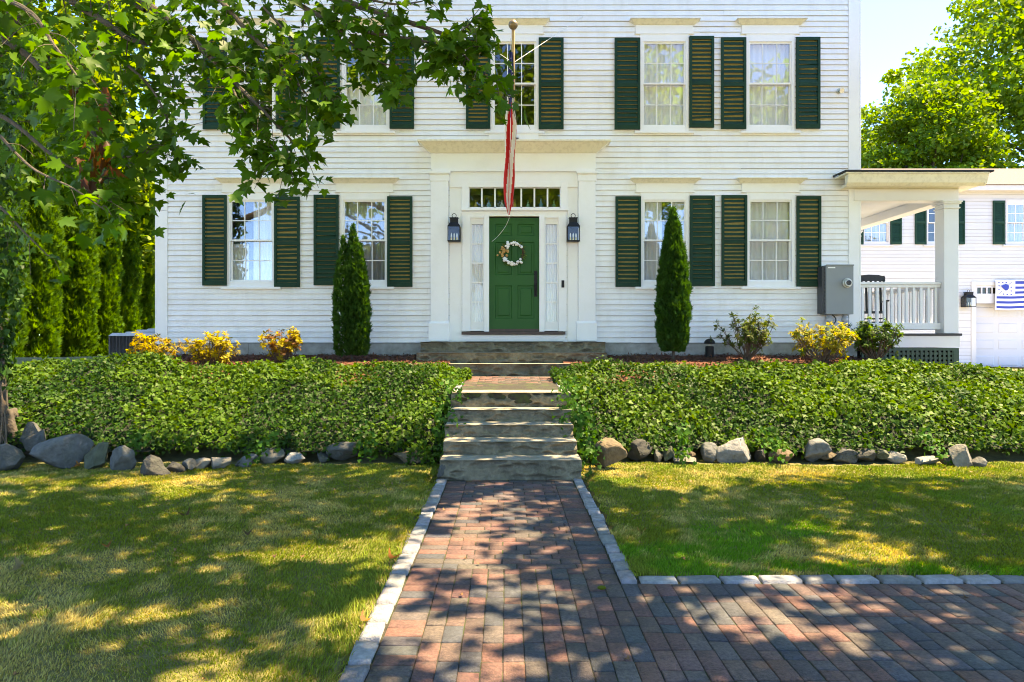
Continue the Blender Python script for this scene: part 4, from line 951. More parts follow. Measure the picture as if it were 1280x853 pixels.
# wreath
wc = np.array([X(641.5), yd - .05, Z(317.5)]); rw = .185
wr = empty('wreath', wc - [0, 0, .22], 'round wreath of white cotton blooms and tan flowers on the green door', 'wreath')
m = MB(); rg = np.random.default_rng(8)
for k in range(9):
    ph = rg.uniform(0, 6); m.tube([wc + [(rw + .018 * math.sin(3 * t + ph)) * math.cos(t), .015 * math.cos(5 * t + ph), (rw + .018 * math.sin(3 * t + ph)) * math.sin(t)] for t in np.linspace(0, 2 * math.pi, 40)], .007, 5, False)
m.build('vine_ring', M['vine'], wr)
def puffs(n, a0, a1, spread, size, seed):
    rs = np.random.default_rng(seed); V = []; Fc = []
    for k in range(n):
        t = rs.uniform(a0, a1); r = rw + rs.normal() * spread; s = rs.uniform(.7, 1.2) * size
        v = ICO_V * s * (1 + .25 * (fbm(ICO_V * 2 + k, seed, 2) - .5)[:, None]) + wc + [r * math.cos(t), -.03 + rs.normal() * .012, r * math.sin(t)]
        V.append(v); Fc.append(ICO_F + k * len(ICO_V))
    return np.concatenate(V), np.concatenate(Fc)
V, Fc = puffs(34, R(35), R(140), .022, .021, 1); mesh_np('blossoms', V, Fc, M['cotton'], wr, smooth=True)
V, Fc = puffs(34, R(205), R(325), .022, .021, 2); mesh_np('blossoms', V, Fc, M['cotton'], wr, smooth=True)
V, Fc = puffs(22, R(150), R(200), .03, .022, 3); mesh_np('tan_flowers', V, Fc, M['tanflower'], wr)
N = 90; t = rg.uniform(0, 2 * math.pi, N); P = wc + np.c_[rw * np.cos(t), np.full(N, -.02), rw * np.sin(t)]; dr = np.c_[np.cos(t + rg.normal(size=N) * .7), rg.normal(size=N) * .3 - .2, np.sin(t + rg.normal(size=N) * .7)]
V, Fc, C = instance(DIAM[0] * [.25, 1, 1], DIAM[1], P, frames(nrm(dr), np.tile([0, -1., 0], (N, 1))), rg.uniform(.05, .10, N), colvar(N, (.10, .14, .03), .4, .2)); mesh_np('sprigs', V, Fc, M['needle'], wr, col=C)

# flagpole and flag
b0 = np.array([X(641.8), YW - .03, Z(177)]); tip = at(641.5, 36, 10.95)
fp = empty('flagpole', b0, 'angled varnished wooden flagpole with tarnished ball, above the front door', 'flagpole')
m = MB(); m.tube([b0 + [0, -.03, .02], tip], [.030, .026], 12); m.build('pole', M['pole'], fp, smooth=True)
m = MB(); v = tip + nrm(tip - b0) * .06; m._lathe(v - [0, 0, .075], [(.01, 0), (.045, .012), (.070, .045), (.076, .075), (.070, .105), (.045, .138), (.01, .15)], 20); m.build('ball', M['ball'], fp, smooth=True)
m = MB(); m.box(b0[0] - .07, b0[0] + .10, YW - .04, YW - .0, b0[2] - .08, b0[2] + .06); m.tube([b0 + [0, .0, .0], b0 + (tip - b0) * .09], .042, 12); m.build('bracket', M['trim'], fp, bevel=.003)
pw = b0 + (tip - b0) * .72
for wx, wy in ((728, 22), (555, 22)):
    e = np.array([X(wx), YW - .02, Z(wy)]); m = MB(); m.tube([pw, e], .004, 5); m.tube([e + [0, .02, 0], e], .012, 6); m.build('guy_wire', M['wire'], fp)
nr, nc = 110, 41; T_, U_ = np.meshgrid(np.linspace(0, 1, nr), np.linspace(0, 1, nc), indexing='ij')
topf = at(638.6, 62, 11.05); zz = topf[2] - T_ * (topf[2] - at(637, 272, 11.5)[2])
wid = np.interp(T_, [0, .1, .30, .45, .75, .92, 1], [.05, .075, .12, .17, .17, .13, .03]) * (1 + .12 * np.sin(T_ * 17))
cxx = topf[0] + np.interp(T_, [0, .3, .6, .9, 1], [.0, -.02, -.02, -.035, -.03])
ph = U_ * 5 * math.pi + T_ * 3.2
xx = cxx + wid * (U_ - .5 + .13 * np.sin(ph * .8 + 1)) * 1.0; yy = topf[1] + .10 + T_ * .12 + wid * .20 * np.sin(ph)
V = np.stack([xx, yy, zz], -1).reshape(-1, 3); I = np.arange(nr * nc).reshape(nr, nc)
Fq = np.stack([I[:-1, :-1], I[:-1, 1:], I[1:, 1:], I[1:, :-1]], -1).reshape(-1, 4)
stripe = (np.floor((U_ * 6 + T_ * 1.4 - .5 * np.sin(T_ * 5))).astype(int) % 2)[..., None]
C = np.where(stripe == 0, np.array([.62, .018, .022]), np.array([.8, .78, .76]))
can = ((T_ + .08 * np.sin(U_ * 8)) < .32)[..., None]; C = np.where(can, np.array([.022, .035, .20]), C)
def split_cols(V, Fq, C):    # one colour per face: unshare the vertices
    Cf = C.reshape(-1, 3)[Fq[:, 0]]; V2 = V[Fq].reshape(-1, 3); return V2, np.arange(len(V2)).reshape(-1, 4), np.repeat(Cf, 4, 0)
V2, F2, C2 = split_cols(V, Fq, C)
sv = []; rs = np.random.default_rng(4)      # white stars on the canton
for k in range(34):
    i = rs.integers(3, 33); j = rs.integers(2, nc - 2); c = V[i * nc + j] + [0, -.006, 0]; r = .012
    for q in range(5):
        a = q * 2 * math.pi / 5 + .3; sv.append([c, c + [r * .45 * math.sin(a - .63), 0, r * .45 * math.cos(a - .63)], c + [r * math.sin(a), 0, r * math.cos(a)], c + [r * .45 * math.sin(a + .63), 0, r * .45 * math.cos(a + .63)]])
sv = np.array(sv).reshape(-1, 3)
fl = mesh_np('flag', np.concatenate([V2, sv]), np.concatenate([F2, np.arange(len(sv)).reshape(-1, 4) + len(V2)]), M['cloth'], None, np.concatenate([C2, np.tile([.8, .8, .8], (len(sv), 1))]), False, origin=tuple(topf))
tag(fl, 'limp red, white and blue stars and stripes flag hanging from the pole', 'flag')
m = MB(); m.tube([topf + [0, .02, -.0], at(638.5, 48, 10.98)], .006, 5); m.tube(spline([at(637.5, 270, 11.5), at(632, 283, 11.7), at(622, 296, 11.9), at(615, 302, 12.25)], 12), .004, 5); m.build('halyard', M['wire'], fl)

# striped flag on the garage
fx0, fx1 = g_x(1241.8), g_x(1300); fz0, fz1 = g_z(387.5), g_z(351.8); gf = empty('striped_banner', ((fx0 + fx1) / 2, GY - .08, fz0), 'blue and white striped flag with a blue hat emblem, hung over the garage door', 'flag')
H_ = fz1 - fz0; W_ = fx1 - fx0; nr, nc = 60, 80; A, B = np.meshgrid(np.linspace(0, 1, nr), np.linspace(0, 1, nc), indexing='ij')
V = np.stack([fx0 + B * W_ + .01 * np.sin(A * 5), GY - .10 + .018 * np.sin(B * 14 + A * 3), fz1 - A * H_ - .015 * np.sin(B * 6) * A], -1).reshape(-1, 3)
I = np.arange(nr * nc).reshape(nr, nc); Fq = np.stack([I[:-1, :-1], I[:-1, 1:], I[1:, 1:], I[1:, :-1]], -1).reshape(-1, 4)
s_ = (np.floor(A * 11.6 + .0).astype(int) % 2 == 0) & (B > .02); inc = (A < .52) & (B < .41)
C = np.where((s_ & ~inc)[..., None], np.array([.022, .055, .33]), np.array([.80, .80, .82])); V2, F2, C2 = split_cols(V, Fq, C)
mesh_np('cloth', V2, F2, M['cloth'], gf, C2)
M['emblem'] = pm('emblem_blue', (.022, .055, .33), .8, .05, 5); M['emblem2'] = pm('emblem_grey', (.25, .28, .38), .8, .05, 5)
def gp(u, v): return (fx0 + u * W_, fz1 - v * H_)       # banner fractions
m = MB(); ye = GY - .135
hat = [(.105, .17), (.15, .135), (.20, .11), (.26, .13), (.275, .20), (.265, .27), (.235, .33), (.20, .335), (.17, .29), (.135, .24)]
m.prism_y([gp(*p) for p in hat], ye, ye + .008)
for p in [(.06, .05), (.14, .05), (.215, .05), (.06, .17), (.06, .29), (.32, .22), (.32, .35), (.32, .47), (.16, .46), (.235, .47)]:
    x, z = gp(*p); m.prism_y([(x + .022 * math.cos(t), z + .022 * math.sin(t)) for t in np.linspace(0, 2 * math.pi, 10, endpoint=False)], ye, ye + .008)
m.build('emblem', M['emblem'], gf)
m = MB(); a, b = gp(.27, .13), gp(.34, .03); m.tube([(a[0], ye, a[1]), (b[0], ye, b[1])], .008, 6); a, b = gp(.06, .47), gp(.125, .34); m.tube([(a[0], ye, a[1]), (b[0], ye, b[1])], .010, 6); m.build('sword', M['emblem2'], gf)
m = MB(); m.tube([(fx0 - .02, GY - .10, fz1 + .01), (fx1 + .02, GY - .10, fz1 + .01)], .012, 8); m.build('top_hem', M['cloth'], gf)

# meter box
yb = YW - .03; D_ = yb - .24
bx0, bx1 = hx(1032.8, D_), hx(1067, D_); mb0 = empty('utility_meter_box', ((bx0 + bx1) / 2, yb, 1.1), 'grey steel electric meter box with round meter and two conduits', 'meter box')
m = MB(); m.box(bx0, bx1, D_, yb, hz(393, D_), hz(331.5, D_)); m.box(bx0 - .004, bx1 + .006, D_ - .012, D_ + .02, hz(332.5, D_), hz(330.8, D_)); m.build('cabinet', M['metalbox'], mb0, bevel=.006)
m = MB(); m.box(bx0 - .05, bx0 - .003, D_ + .05, yb, hz(392, D_), hz(333, D_)); 
for k in range(12): zz = hz(390, D_) + k * .068; m.box(bx0 - .053, bx0 - .002, D_ + .04, D_ + .05, zz, zz + .03)
m.build('side_cover', M['darkside'], mb0)
c = at(1058.5, 354, D_); m = MB(); m.tube([c, c + [0, -.03, 0], c + [0, -.031, 0], c + [0, -.075, 0]], [.085, .085, .070, .066], 20); me_ = m.build('meter_ring', M['silver'], mb0, smooth=False, bevel=.004)
m = MB(); m.tube([c + [0, -.076, 0], c + [0, -.12, 0], c + [0, -.135, 0]], [.055, .05, .03], 18); m.build('dial', M['glass_dark'], me_); m = MB(); m.tube([c + [0, -.0765, 0], c + [0, -.08, 0]], [.045, .045], 16); m.build('dial_face', M['acmetal'], me_)
m = MB(); m.box(bx0 + .03, bx0 + .16, D_ - .003, D_, hz(335.5, D_), hz(334, D_)); m.build('tag_plate', M['trim'], mb0)
for a, w in ((1038, .048), (1057.5, .044)):
    x = hx(a, D_ + .1); m = MB(); m.tube([(x, yb - .09, 1.05), (x, yb - .09, hz(393, D_) - .001)], w, 14); m.tube([(x, yb - .09, hz(403, D_)), (x, yb - .09, hz(397, D_))], w + .01, 14); m.build('conduit', M['conduit'], mb0, smooth=True)
m = MB(); x = hx(1048, D_); m.tube(spline([(x - .02, yb - .05, hz(393, D_)), (x + .03, yb - .09, hz(400, D_)), (x - .01, yb - .04, hz(412, D_)), (x, yb - .05, 1.1)], 16), .010, 6); m.build('cable', M['blackpaint'], mb0)

# path light by the right evergreen
gzl = float(ground(3.6, 12.0)); cx = hx(887, 12.); gzl = hz(440, 12.)
pl = empty('path_light', (cx, 12., gzl), 'small black dome-topped garden light standing in the mulch', 'garden light')
m = MB(); m._lathe((cx, 12., gzl - .1), [(.075, 0), (.075, .19), (.062, .20)], 18); m.build('housing', M['black'], pl, smooth=False)
m = MB(); m._lathe((cx, 12., gzl + .105), [(.05, 0), (.05, .035)], 16); m.build('lens', M['lampglass'], pl)
m = MB(); m._lathe((cx, 12., gzl + .141), [(.095, 0), (.095, .02), (.085, .05), (.06, .075), (.02, .09)], 18); m.build('dome', M['black'], pl, smooth=True)

# air conditioners
for (x0, x1, y, d, h, lab) in ((at(136, 0, 12.9)[0], at(136, 0, 12.9)[0] + .92, 12.9, .92, 1.16, 'dark-grilled air conditioner nearest the house corner, with pale top'), (at(168, 0, 14.4)[0] + .02, at(168, 0, 14.4)[0] + .9, 14.35, .9, 1.19, 'second air conditioner just behind the nearer one, mostly hidden')):
    g0 = float(ground(x0, y)) - .02; h = (1.55 - .0) + (423 - 415.5) * y / F * 1 - g0 - .0
    r = empty('air_conditioner', ((x0 + x1) / 2, y + d / 2, g0), lab, 'air conditioner', 'air conditioning units left of the house')
    z1 = (CZ + (423 - (415.5 if y < 13 else 410)) * y / F) - .12 * 0; z1 = CZ - .0 + (.10 if y < 13 else .18)
    m = MB(); m.box(x0 + .03, x1 - .03, y + .03, y + d - .03, g0, z1 - .06); m.build('coil', M['shade'], r)
    m = MB()
    for k in range(15): 
        t = x0 + .01 + (x1 - x0 - .03) * k / 14; m.box(t, t + .010, y, y + .012, g0 + .05, z1 - .06); t2 = y + .01 + (d - .03) * k / 14; m.box(x1 - .012, x1, t2, t2 + .01, g0 + .05, z1 - .06); m.box(x0, x0 + .012, t2, t2 + .01, g0 + .05, z1 - .06)
    for k in range(18): zz = g0 + .06 + (z1 - g0 - .14) * k / 17; m.box(x0 - .002, x1 + .002, y - .004, y - .0005, zz, zz + .006)
    for a in (x0, x1 - .03): m.box(a, a + .03, y - .006, y + .03, g0, z1 - .06)
    m.build('grille', M['acmetal'], r)
    m = MB(); m.hull8([(x0 - .01, y - .012, z1 - .058), (x1 + .01, y - .012, z1 - .058), (x1 + .01, y + d, z1 - .058), (x0 - .01, y + d, z1 - .058)], [(x0 + .04, y + .04, z1), (x1 - .04, y + .04, z1), (x1 - .04, y + d - .04, z1), (x0 + .04, y + d - .04, z1)])
    m._lathe(((x0 + x1) / 2, y + d / 2, z1 + .001), [(.36, 0), (.34, .025), (.05, .035)], 24); m.build('top_cover', M['actop'], r, bevel=.006)

# rocking chair on the porch
ang = -R(25); co = np.array([hx(1087, 13.5), 13.5, fz + .001]); rc = empty('rocking_chair', co, 'black slat-back wooden rocking chair on the side porch behind the railing', 'rocking chair')
def rot_pts(pts): return [tuple(co + np.array(p)) for p in pts]
def ch(name, tubes=(), boxes=(), hulls=()):
    m = MB()
    for p, r_ in tubes: m.tube(rot_pts(p), r_, 8)
    for b in boxes: m.box(co[0] + b[0], co[0] + b[1], co[1] + b[2], co[1] + b[3], co[2] + b[4], co[2] + b[5])
    for b, t in hulls: m.hull8(rot_pts(b), rot_pts(t))
    return m.build(name, M['blackpaint'], rc, rot=ang)
for s in (-1, 1):
    x = s * .27
    ch('rocker', tubes=[(spline([(x, -.48, .10), (x, -.2, .035), (x, .1, .025), (x, .45, .07), (x, .62, .13)], 20), .022)])
    ch('back_post', hulls=[([(x - .022, .16, .03), (x + .022, .16, .03), (x + .022, .20, .03), (x - .022, .20, .03)], [(x - .02, .42, 1.17), (x + .02, .42, 1.17), (x + .02, .455, 1.17), (x - .02, .455, 1.17)])])
    ch('leg', tubes=[([(x, -.26, .04), (x, -.26, .62)], .021)])
    ch('armrest', boxes=[(x - .05, x + .05, -.36, .28, .62, .645)])
ch('seat', boxes=[(-.28, .28, -.30, .20, .40, .435)])
for k in range(6): x = -.21 + k * .084; ch('back_slat', hulls=[([(x - .022, .20, .45), (x + .022, .20, .45), (x + .022, .215, .45), (x - .022, .215, .45)], [(x - .022, .405, 1.08), (x + .022, .405, 1.08), (x + .022, .42, 1.08), (x - .022, .42, 1.08)])])
m = MB(); cr = [(-.30, 1.06), (-.30, 1.15), (-.18, 1.19), (0, 1.205), (.18, 1.19), (.30, 1.15), (.30, 1.06), (0, 1.075)]
m.prism_y([(co[0] + a, co[2] + b) for a, b in cr], co[1] + .40, co[1] + .43); m.build('crest_rail', M['blackpaint'], rc, rot=ang)
for z, y in ((.22, -.26), (.30, .20)): ch('stretcher', tubes=[([(-.27, y, z), (.27, y, z)], .014)])

# ================================================================ SHRUBS
def shrub(name, label, cx, cy, z0, w, h, ns, leafc, leaf2, seed, group, dense=1.):
    rg = np.random.default_rng(seed); r = empty(name, (cx, cy, z0), label, 'shrub', group); m = MB(); tips = []
    for s in range(ns):
        a = rg.uniform(0, 2 * math.pi); rr_ = rg.uniform(.25, 1) ** .7; hh = h * rg.uniform(.68, 1.0) * (1 - .30 * rr_ ** 2)
        e = np.array([cx + math.cos(a) * w * rr_, cy + math.sin(a) * w * .7 * rr_, z0 + hh]); b = np.array([cx + rg.normal() * .03, cy + rg.normal() * .03, z0 - .05])
        mid = b * .45 + e * .55 + [0, 0, -.10 * h] + rg.normal(size=3) * .02; p = spline([b, mid, e], 10); m.tube(p, np.linspace(.010, .004, len(p)), 5, False); tips.append((e, nrm(e - mid)))
        for k in range(rg.integers(4, 8)):
            t = rg.integers(len(p) // 2 - 1, len(p) - 1); d = nrm(nrm(p[-1] - p[t]) + rg.normal(size=3) * .55 + [0, 0, .25]); e2 = p[t] + d * rg.uniform(.08, .20) * h / .55
            m.tube([p[t], e2], [.005, .003], 4, False); tips.append((e2, d))
    m.build('stem', M['stem'], r)
    P = []; T_ = []; U = []; S = []; C = []
    for e, d in tips:
        n = int(rg.integers(9, 15) * dense); c = leafc if rg.random() < .6 else leaf2
        for k in range(n):
            a = k * 2.4 + rg.uniform(0, .5); side = nrm(np.cross(d, rg.normal(size=3))); tdir = nrm(side * 1. + d * rg.uniform(-.1, .75)); P.append(e - d * rg.uniform(0, .04)); T_.append(tdir); U.append(nrm(d + side * -.3 + rg.normal(size=3) * .2)); S.append(rg.uniform(.048, .085)); C.append(np.array(c) * rg.uniform(.65, 1.3))
    V, Fc, Cc = instance(RHODO[0], RHODO[1], np.array(P), frames(np.array(T_), np.array(U)), np.array(S), np.array(C))
    mesh_np('foliage', V, Fc, M['leaf'], r, col=Cc)
def sh_at(x0, x1, t, b, D, **k): 
    s = D / F; return dict(cx=((x0 + x1) / 2 - VX) * s, cy=D, z0=CZ - (b - VY) * s, w=(x1 - x0) * s / 2 * .93, h=(b - t) * s * .98, **k)
yel = (.34, .29, .015); yel2 = (.27, .25, .02); grn = (.055, .10, .02); grn2 = (.10, .13, .025)
GB = 'shrubs in the mulch bed'
shrub('rhododendron', 'yellow-leaved shrub nearest the air conditioner at the left house corner', **sh_at(158, 230, 414, 463, 11.25), ns=22, leafc=yel, leaf2=(.27, .20, .03), seed=1, group=GB)
shrub('rhododendron', 'yellow-leaved spreading shrub with dark stem, second from the left corner', **sh_at(226, 297, 415, 464, 11.2), ns=24, leafc=yel, leaf2=yel2, seed=2, group=GB)
shrub('rhododendron', 'compact yellow and brown shrub below the left ground-floor windows', **sh_at(323, 384, 409, 455, 11.4), ns=22, leafc=yel, leaf2=(.20, .10, .03), seed=3, group=GB)
shrub('rhododendron', 'open dark green shrub below the right-hand ground-floor window', **sh_at(893, 974, 391, 447, 11.5), ns=26, leafc=grn, leaf2=grn2, seed=4, group=GB)
shrub('rhododendron', 'green shrub with bright yellow leaves below the grey meter box', **sh_at(983, 1072, 398, 452, 11.25), ns=30, leafc=yel2, leaf2=(.12, .17, .02), seed=5, group=GB)
shrub('rhododendron', 'dense green shrub in front of the lattice under the porch', **sh_at(1058, 1132, 401, 448, 11.6), ns=34, leafc=(.04, .095, .015), leaf2=(.07, .14, .02), seed=6, group=GB, dense=1.2)

# ================================================================ EVERGREENS
def conifer_mesh(h, r, n, size, seed, leaders=((0, 0, 1.),), base=(.020, .070, .014), tipc=(.035, .11, .018), prof=1.):
    rg = np.random.default_rng(seed); Pall = []; Tl = []; Ul = []; Cl = []
    per = n // len(leaders)
    for (lx, ly, lh) in leaders:
        t = rg.random(per * 2) ; H = h * lh
        rad = r * (1 if lx == 0 else .62) * np.clip(np.interp(t, [0, .06, .30, .6, .85, 1], [.62, .88, 1., .78 * prof, .36, .02]), 0, 2)
        keep = rg.random(len(t)) < rad / r + .08; t = t[keep]; rad = rad[keep]; k = len(t)
        a = rg.uniform(0, 2 * math.pi, k); q = np.c_[np.cos(a) * 2.2, np.sin(a) * 2.2, t * H / r * 1.3 + seed]
        lump = .60 + .70 * fbm(q * 1.3, seed, 3); sh = rg.uniform(.55, 1.0, k) ** .4; rr_ = rad * lump * sh
        P = np.c_[lx + np.cos(a) * rr_, ly + np.sin(a) * rr_, t * H + rr_ * .2]
        o = np.c_[np.cos(a), np.sin(a), np.zeros(k)]
        Tl.append(nrm(o * .55 + [0, 0, 1.] * 1 + rg.normal(size=(k, 3)) * .38)); Ul.append(nrm(np.cross(o, [0, 0, 1.]) * rg.choice([-1, 1], (k, 1)) + o * rg.normal(size=(k, 1)) * .9 + rg.normal(size=(k, 3)) * .3))
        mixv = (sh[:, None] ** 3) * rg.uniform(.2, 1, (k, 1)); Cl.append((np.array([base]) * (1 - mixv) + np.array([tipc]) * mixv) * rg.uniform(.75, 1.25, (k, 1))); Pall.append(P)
    P = np.concatenate(Pall); k = len(P)
    return instance(SPRAY[0], SPRAY[1], P, frames(np.concatenate(Tl), np.concatenate(Ul)), rg.uniform(.7, 1.3, k) * size, np.concatenate(Cl))
def evergreen(name, label, x, y, z, h, r, n, size, seed, group, **kw):
    ro = empty(name, (x, y, z), label, 'evergreen tree', group)
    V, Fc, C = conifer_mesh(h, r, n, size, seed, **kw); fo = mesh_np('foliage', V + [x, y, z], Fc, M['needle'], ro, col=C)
    m = MB(); m.tube([(x, y, z - .1), (x, y, z + h * .8)], [r * .10, .01], 7); m.build('trunk', M['bark'], ro)
    return ro
s = 11.55 / F
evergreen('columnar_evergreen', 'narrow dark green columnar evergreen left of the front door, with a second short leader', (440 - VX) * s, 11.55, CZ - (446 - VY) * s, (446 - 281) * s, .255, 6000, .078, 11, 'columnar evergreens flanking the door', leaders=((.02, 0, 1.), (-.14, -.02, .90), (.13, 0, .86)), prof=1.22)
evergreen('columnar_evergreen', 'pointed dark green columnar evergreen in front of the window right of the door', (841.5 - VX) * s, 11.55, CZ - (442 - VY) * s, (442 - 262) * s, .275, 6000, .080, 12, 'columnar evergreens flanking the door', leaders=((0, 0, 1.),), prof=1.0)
HG = 'tall arborvitae in the row left of the house'
specs = [(44, 12.6, 'closest arborvitae of the row, darkest, beside the vine-covered trunk'), (92, 13.9, 'second arborvitae of the row from the vine-covered trunk'), (124, 15.0, 'third arborvitae of the row, directly left of the air conditioners'),
         (149, 16.3, 'fourth arborvitae of the row, rising right behind the air conditioners'), (172, 17.8, 'fifth arborvitae of the row from the trunk, close to the house corner'), (190, 19.6, 'farthest arborvitae, a bright sliver beside the house corner board'), (2, 11.9, 'arborvitae at the left edge of the photo behind the vine-covered trunk')]
proto = []
for i, (px, D, lab) in enumerate(specs):
    D *= 1.42; x = (px - VX) * D / F - .1; z = float(ground(x, D)) - .05
    if i < 3:
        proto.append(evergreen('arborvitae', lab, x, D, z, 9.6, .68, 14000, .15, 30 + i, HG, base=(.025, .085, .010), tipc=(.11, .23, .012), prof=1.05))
    else:
        src = proto[i % 3]; c = src.copy(); COL.objects.link(c); c['label'] = lab; c.location = (x, D, z); c.rotation_euler.z = i * 1.9; s_ = [1.05, .98, 1.08, .9][i - 3]; c.scale = (s_, s_, s_)
        for chd in list(src.children): d = chd.copy(); COL.objects.link(d); d.parent = c

# ================================================================ BROADLEAF TREES
def broadleaf(name, label, x, y, z, H, cz, rad, ncl, nleaf, size, base, seed, group, flat=.42, trunk_r=.3, cat='tree', clump=.17):
    rg = np.random.default_rng(seed); ro = empty(name, (x, y, z), label, cat, group); rad = np.array(rad)
    d = nrm(rg.normal(size=(ncl, 3))); rr_ = rg.uniform(.25, 1, ncl) ** .5 * (.78 + .5 * fbm(d * 1.7 + seed, seed, 3)); cc = np.array([x, y, z + cz]) + d * rr_[:, None] * rad
    cs = rad.mean() * clump * rg.uniform(.6, 1.3, ncl); idx = rg.integers(0, ncl, nleaf)
    g = rg.normal(size=(nleaf, 3)); g = g / np.maximum(np.linalg.norm(g, axis=1, keepdims=True) / 1.5, 1); P = cc[idx] + g * cs[idx][:, None] * [1, 1, flat]
    up = nrm(rg.normal(size=(nleaf, 3)) * .55 + [0, 0, 1]); tp = nrm(rg.normal(size=(nleaf, 3)) + [0, 0, -.35])
    C = colvar(nleaf, base, .25, .08, rg) * rg.uniform(.75, 1.2, (ncl, 1))[idx]
    V, Fc, C = instance(DIAM[0] * [1.1, 1, 1], DIAM[1], P, frames(tp, up), rg.uniform(.7, 1.3, nleaf) * size, C); mesh_np('crown', V, Fc, M['farleaf'], ro, col=C)
    m = MB(); top = np.array([x, y, z + H * .86]); tp_ = spline([(x, y, z - .2), (x + rg.normal() * .2, y, z + H * .3), (x + rg.normal() * .4, y, z + H * .6), top], 16); m.tube(tp_, np.linspace(trunk_r, trunk_r * .15, len(tp_)), 9)
    for k in range(min(40, ncl)):
        t = rg.integers(3, len(tp_) - 2); e = cc[k]; b = tp_[t]
        if e[2] < b[2] - .5: continue
        p = spline([b, b * .5 + e * .5 + [0, 0, -.06 * H * rg.random()], e], 8); m.tube(p, np.linspace(trunk_r * .34, .02, len(p)), 5, False)
    m.build('trunk', M['bark'], ro); return ro
BG = 'big trees behind the garage'
lit = (.105, .20, .016)
broadleaf('maple_tree', 'tallest bright green tree at the right edge, behind the garage', 34.5, 40, .5, 25, 12.5, (10.8, 9, 12.5), 760, 95000, .26, lit, 71, BG, trunk_r=.45, clump=.10)
broadleaf('maple_tree', 'lower rounded green tree between the tall tree and the house corner', 22.0, 36, .5, 16, 8.6, (3.5, 4.0, 7.0), 320, 36000, .22, lit, 72, BG, trunk_r=.35, clump=.12)
broadleaf('maple_tree', 'small darker green tree right beside the house corner board above the porch roof', 22.4, 43, .5, 14, 9, (2.4, 4, 4.8), 160, 16000, .25, (.07, .13, .014), 73, BG, trunk_r=.3, clump=.15)
broadleaf('maple_tree', 'green tree farther right behind the tallest one, at the photo edge', 47, 46, .5, 20, 11, (7, 7, 10), 380, 40000, .28, lit, 74, BG, trunk_r=.4, clump=.11)
LG = 'trees beyond the arborvitae row'
for i, (x, y, H, r, lab) in enumerate([(-15.5, 24, 15, 4.2, 'sunlit yellow-green tree seen through the maple branches, nearest the house'), (-20, 22, 14, 4.5, 'yellow-green tree beyond the arborvitae, middle of the left group'), (-24, 19, 15, 5, 'broad green tree beyond the arborvitae at the far left'), (-12, 32, 15, 3.6, 'tall slender tree showing just left of the corner board')]):
    broadleaf('background_tree', lab, x, y, .8, H, H * .55, (r, r, H * .46), 200, 17000, .26, (.13, .22, .02), 80 + i, LG, trunk_r=.3, clump=.15)
SG = 'trees across the street'
for i, (x, y, H, r) in enumerate([(-26, -24, 12, 5.5), (-10, -30, 9, 4.5), (20, -24, 11.5, 4.2), (36, -26, 12, 6)]):
    broadleaf('street_tree', 'leafy tree standing across the street, mirrored in the window glass', x, y, 0, H, H * .58, (r, r, H * .42), 130, 8000, .42, (.06, .11, .018), 90 + i, SG, trunk_r=.3, clump=.2)

# ================================================================ OVERHANGING MAPLE (trunk at the left edge)
def leaves(P, rg, size, base, drop=.7, tmpl=MAPLE, bright=.12):
    n = len(P); dirn = nrm(rg.normal(size=(n, 3)) * [.8, .8, .35] + [.15, -.15, -drop]); up = nrm(rg.normal(size=(n, 3)) * .45 + [.0, -.42, .75])
    C = colvar(n, base, .28, .08, rg); b = rg.random(n) < bright; C[b] *= [1.7, 1.45, 1.0]
    return instance(tmpl[0], tmpl[1], P, frames(dirn, up), rg.uniform(.5, 1.25, n) * size, C)
mt = empty('maple_tree', (-6.75, 8.9, .1), 'old maple with vine-covered trunk at the left edge, leafy branches over the lawn', 'tree')
TX, TY = -6.75, 8.75
m = MB(); tr_ = spline([(TX - .05, TY, -.1), (TX, TY, .6), (TX - .1, TY, 2.2), (TX - .25, TY - .1, 4.0), (TX - .1, TY - .2, 6.5), (TX + .2, TY - .5, 9.2)], 40)
rad = np.interp(np.linspace(0, 1, len(tr_)), [0, .06, .15, .5, 1], [.46, .34, .30, .25, .12]); m.tube(tr_, rad, 14)
for k in range(7):
    a = k * .9; m.tube(spline([(TX + .30 * math.cos(a), TY + .3 * math.sin(a), .6), (TX + .45 * math.cos(a), TY + .45 * math.sin(a), .25), (TX + .8 * math.cos(a), TY + .8 * math.sin(a), .0)], 8), np.linspace(.10, .04, 8), 6)
trunk = m.build('trunk', M['bark'], mt, smooth=True)
# climbing vines and ivy on the trunk
rg = np.random.default_rng(404); m = MB()
for k in range(9):
    ph = rg.uniform(-2.4, .4); q = [(TX + (.34 - .03 * t) * math.cos(ph + .5 * math.sin(t * 1.5 + k)), TY + (.34 - .03 * t) * math.sin(ph + .5 * math.sin(t * 1.5 + k)), t) for t in np.linspace(.1, 4.2, 14)]; m.tube(q, .018, 5, False)
for k in range(14):
    a = rg.uniform(-1.9, .6); m.tube(spline([(TX + .3, TY - .2, rg.uniform(.5, 1.6)), (TX + .45 + rg.uniform(0, .15), TY - .35, rg.uniform(.3, .8)), (TX + rg.uniform(.3, .75), TY - .5, rg.uniform(0, .2))], 8), .009, 4, False)
m.build('vine_stem', M['stem'], mt)
N = 4600; t = rg.uniform(0, 1, N); a = rg.uniform(0, 2 * math.pi, N); zz = .9 + t * 4.2; lump = .30 + .26 * fbm(np.c_[np.cos(a) * 1.5, np.sin(a) * 1.5, zz * 1.2], 6, 3) * np.interp(zz, [.9, 1.8, 5], [.3, 1.5, 1.6])
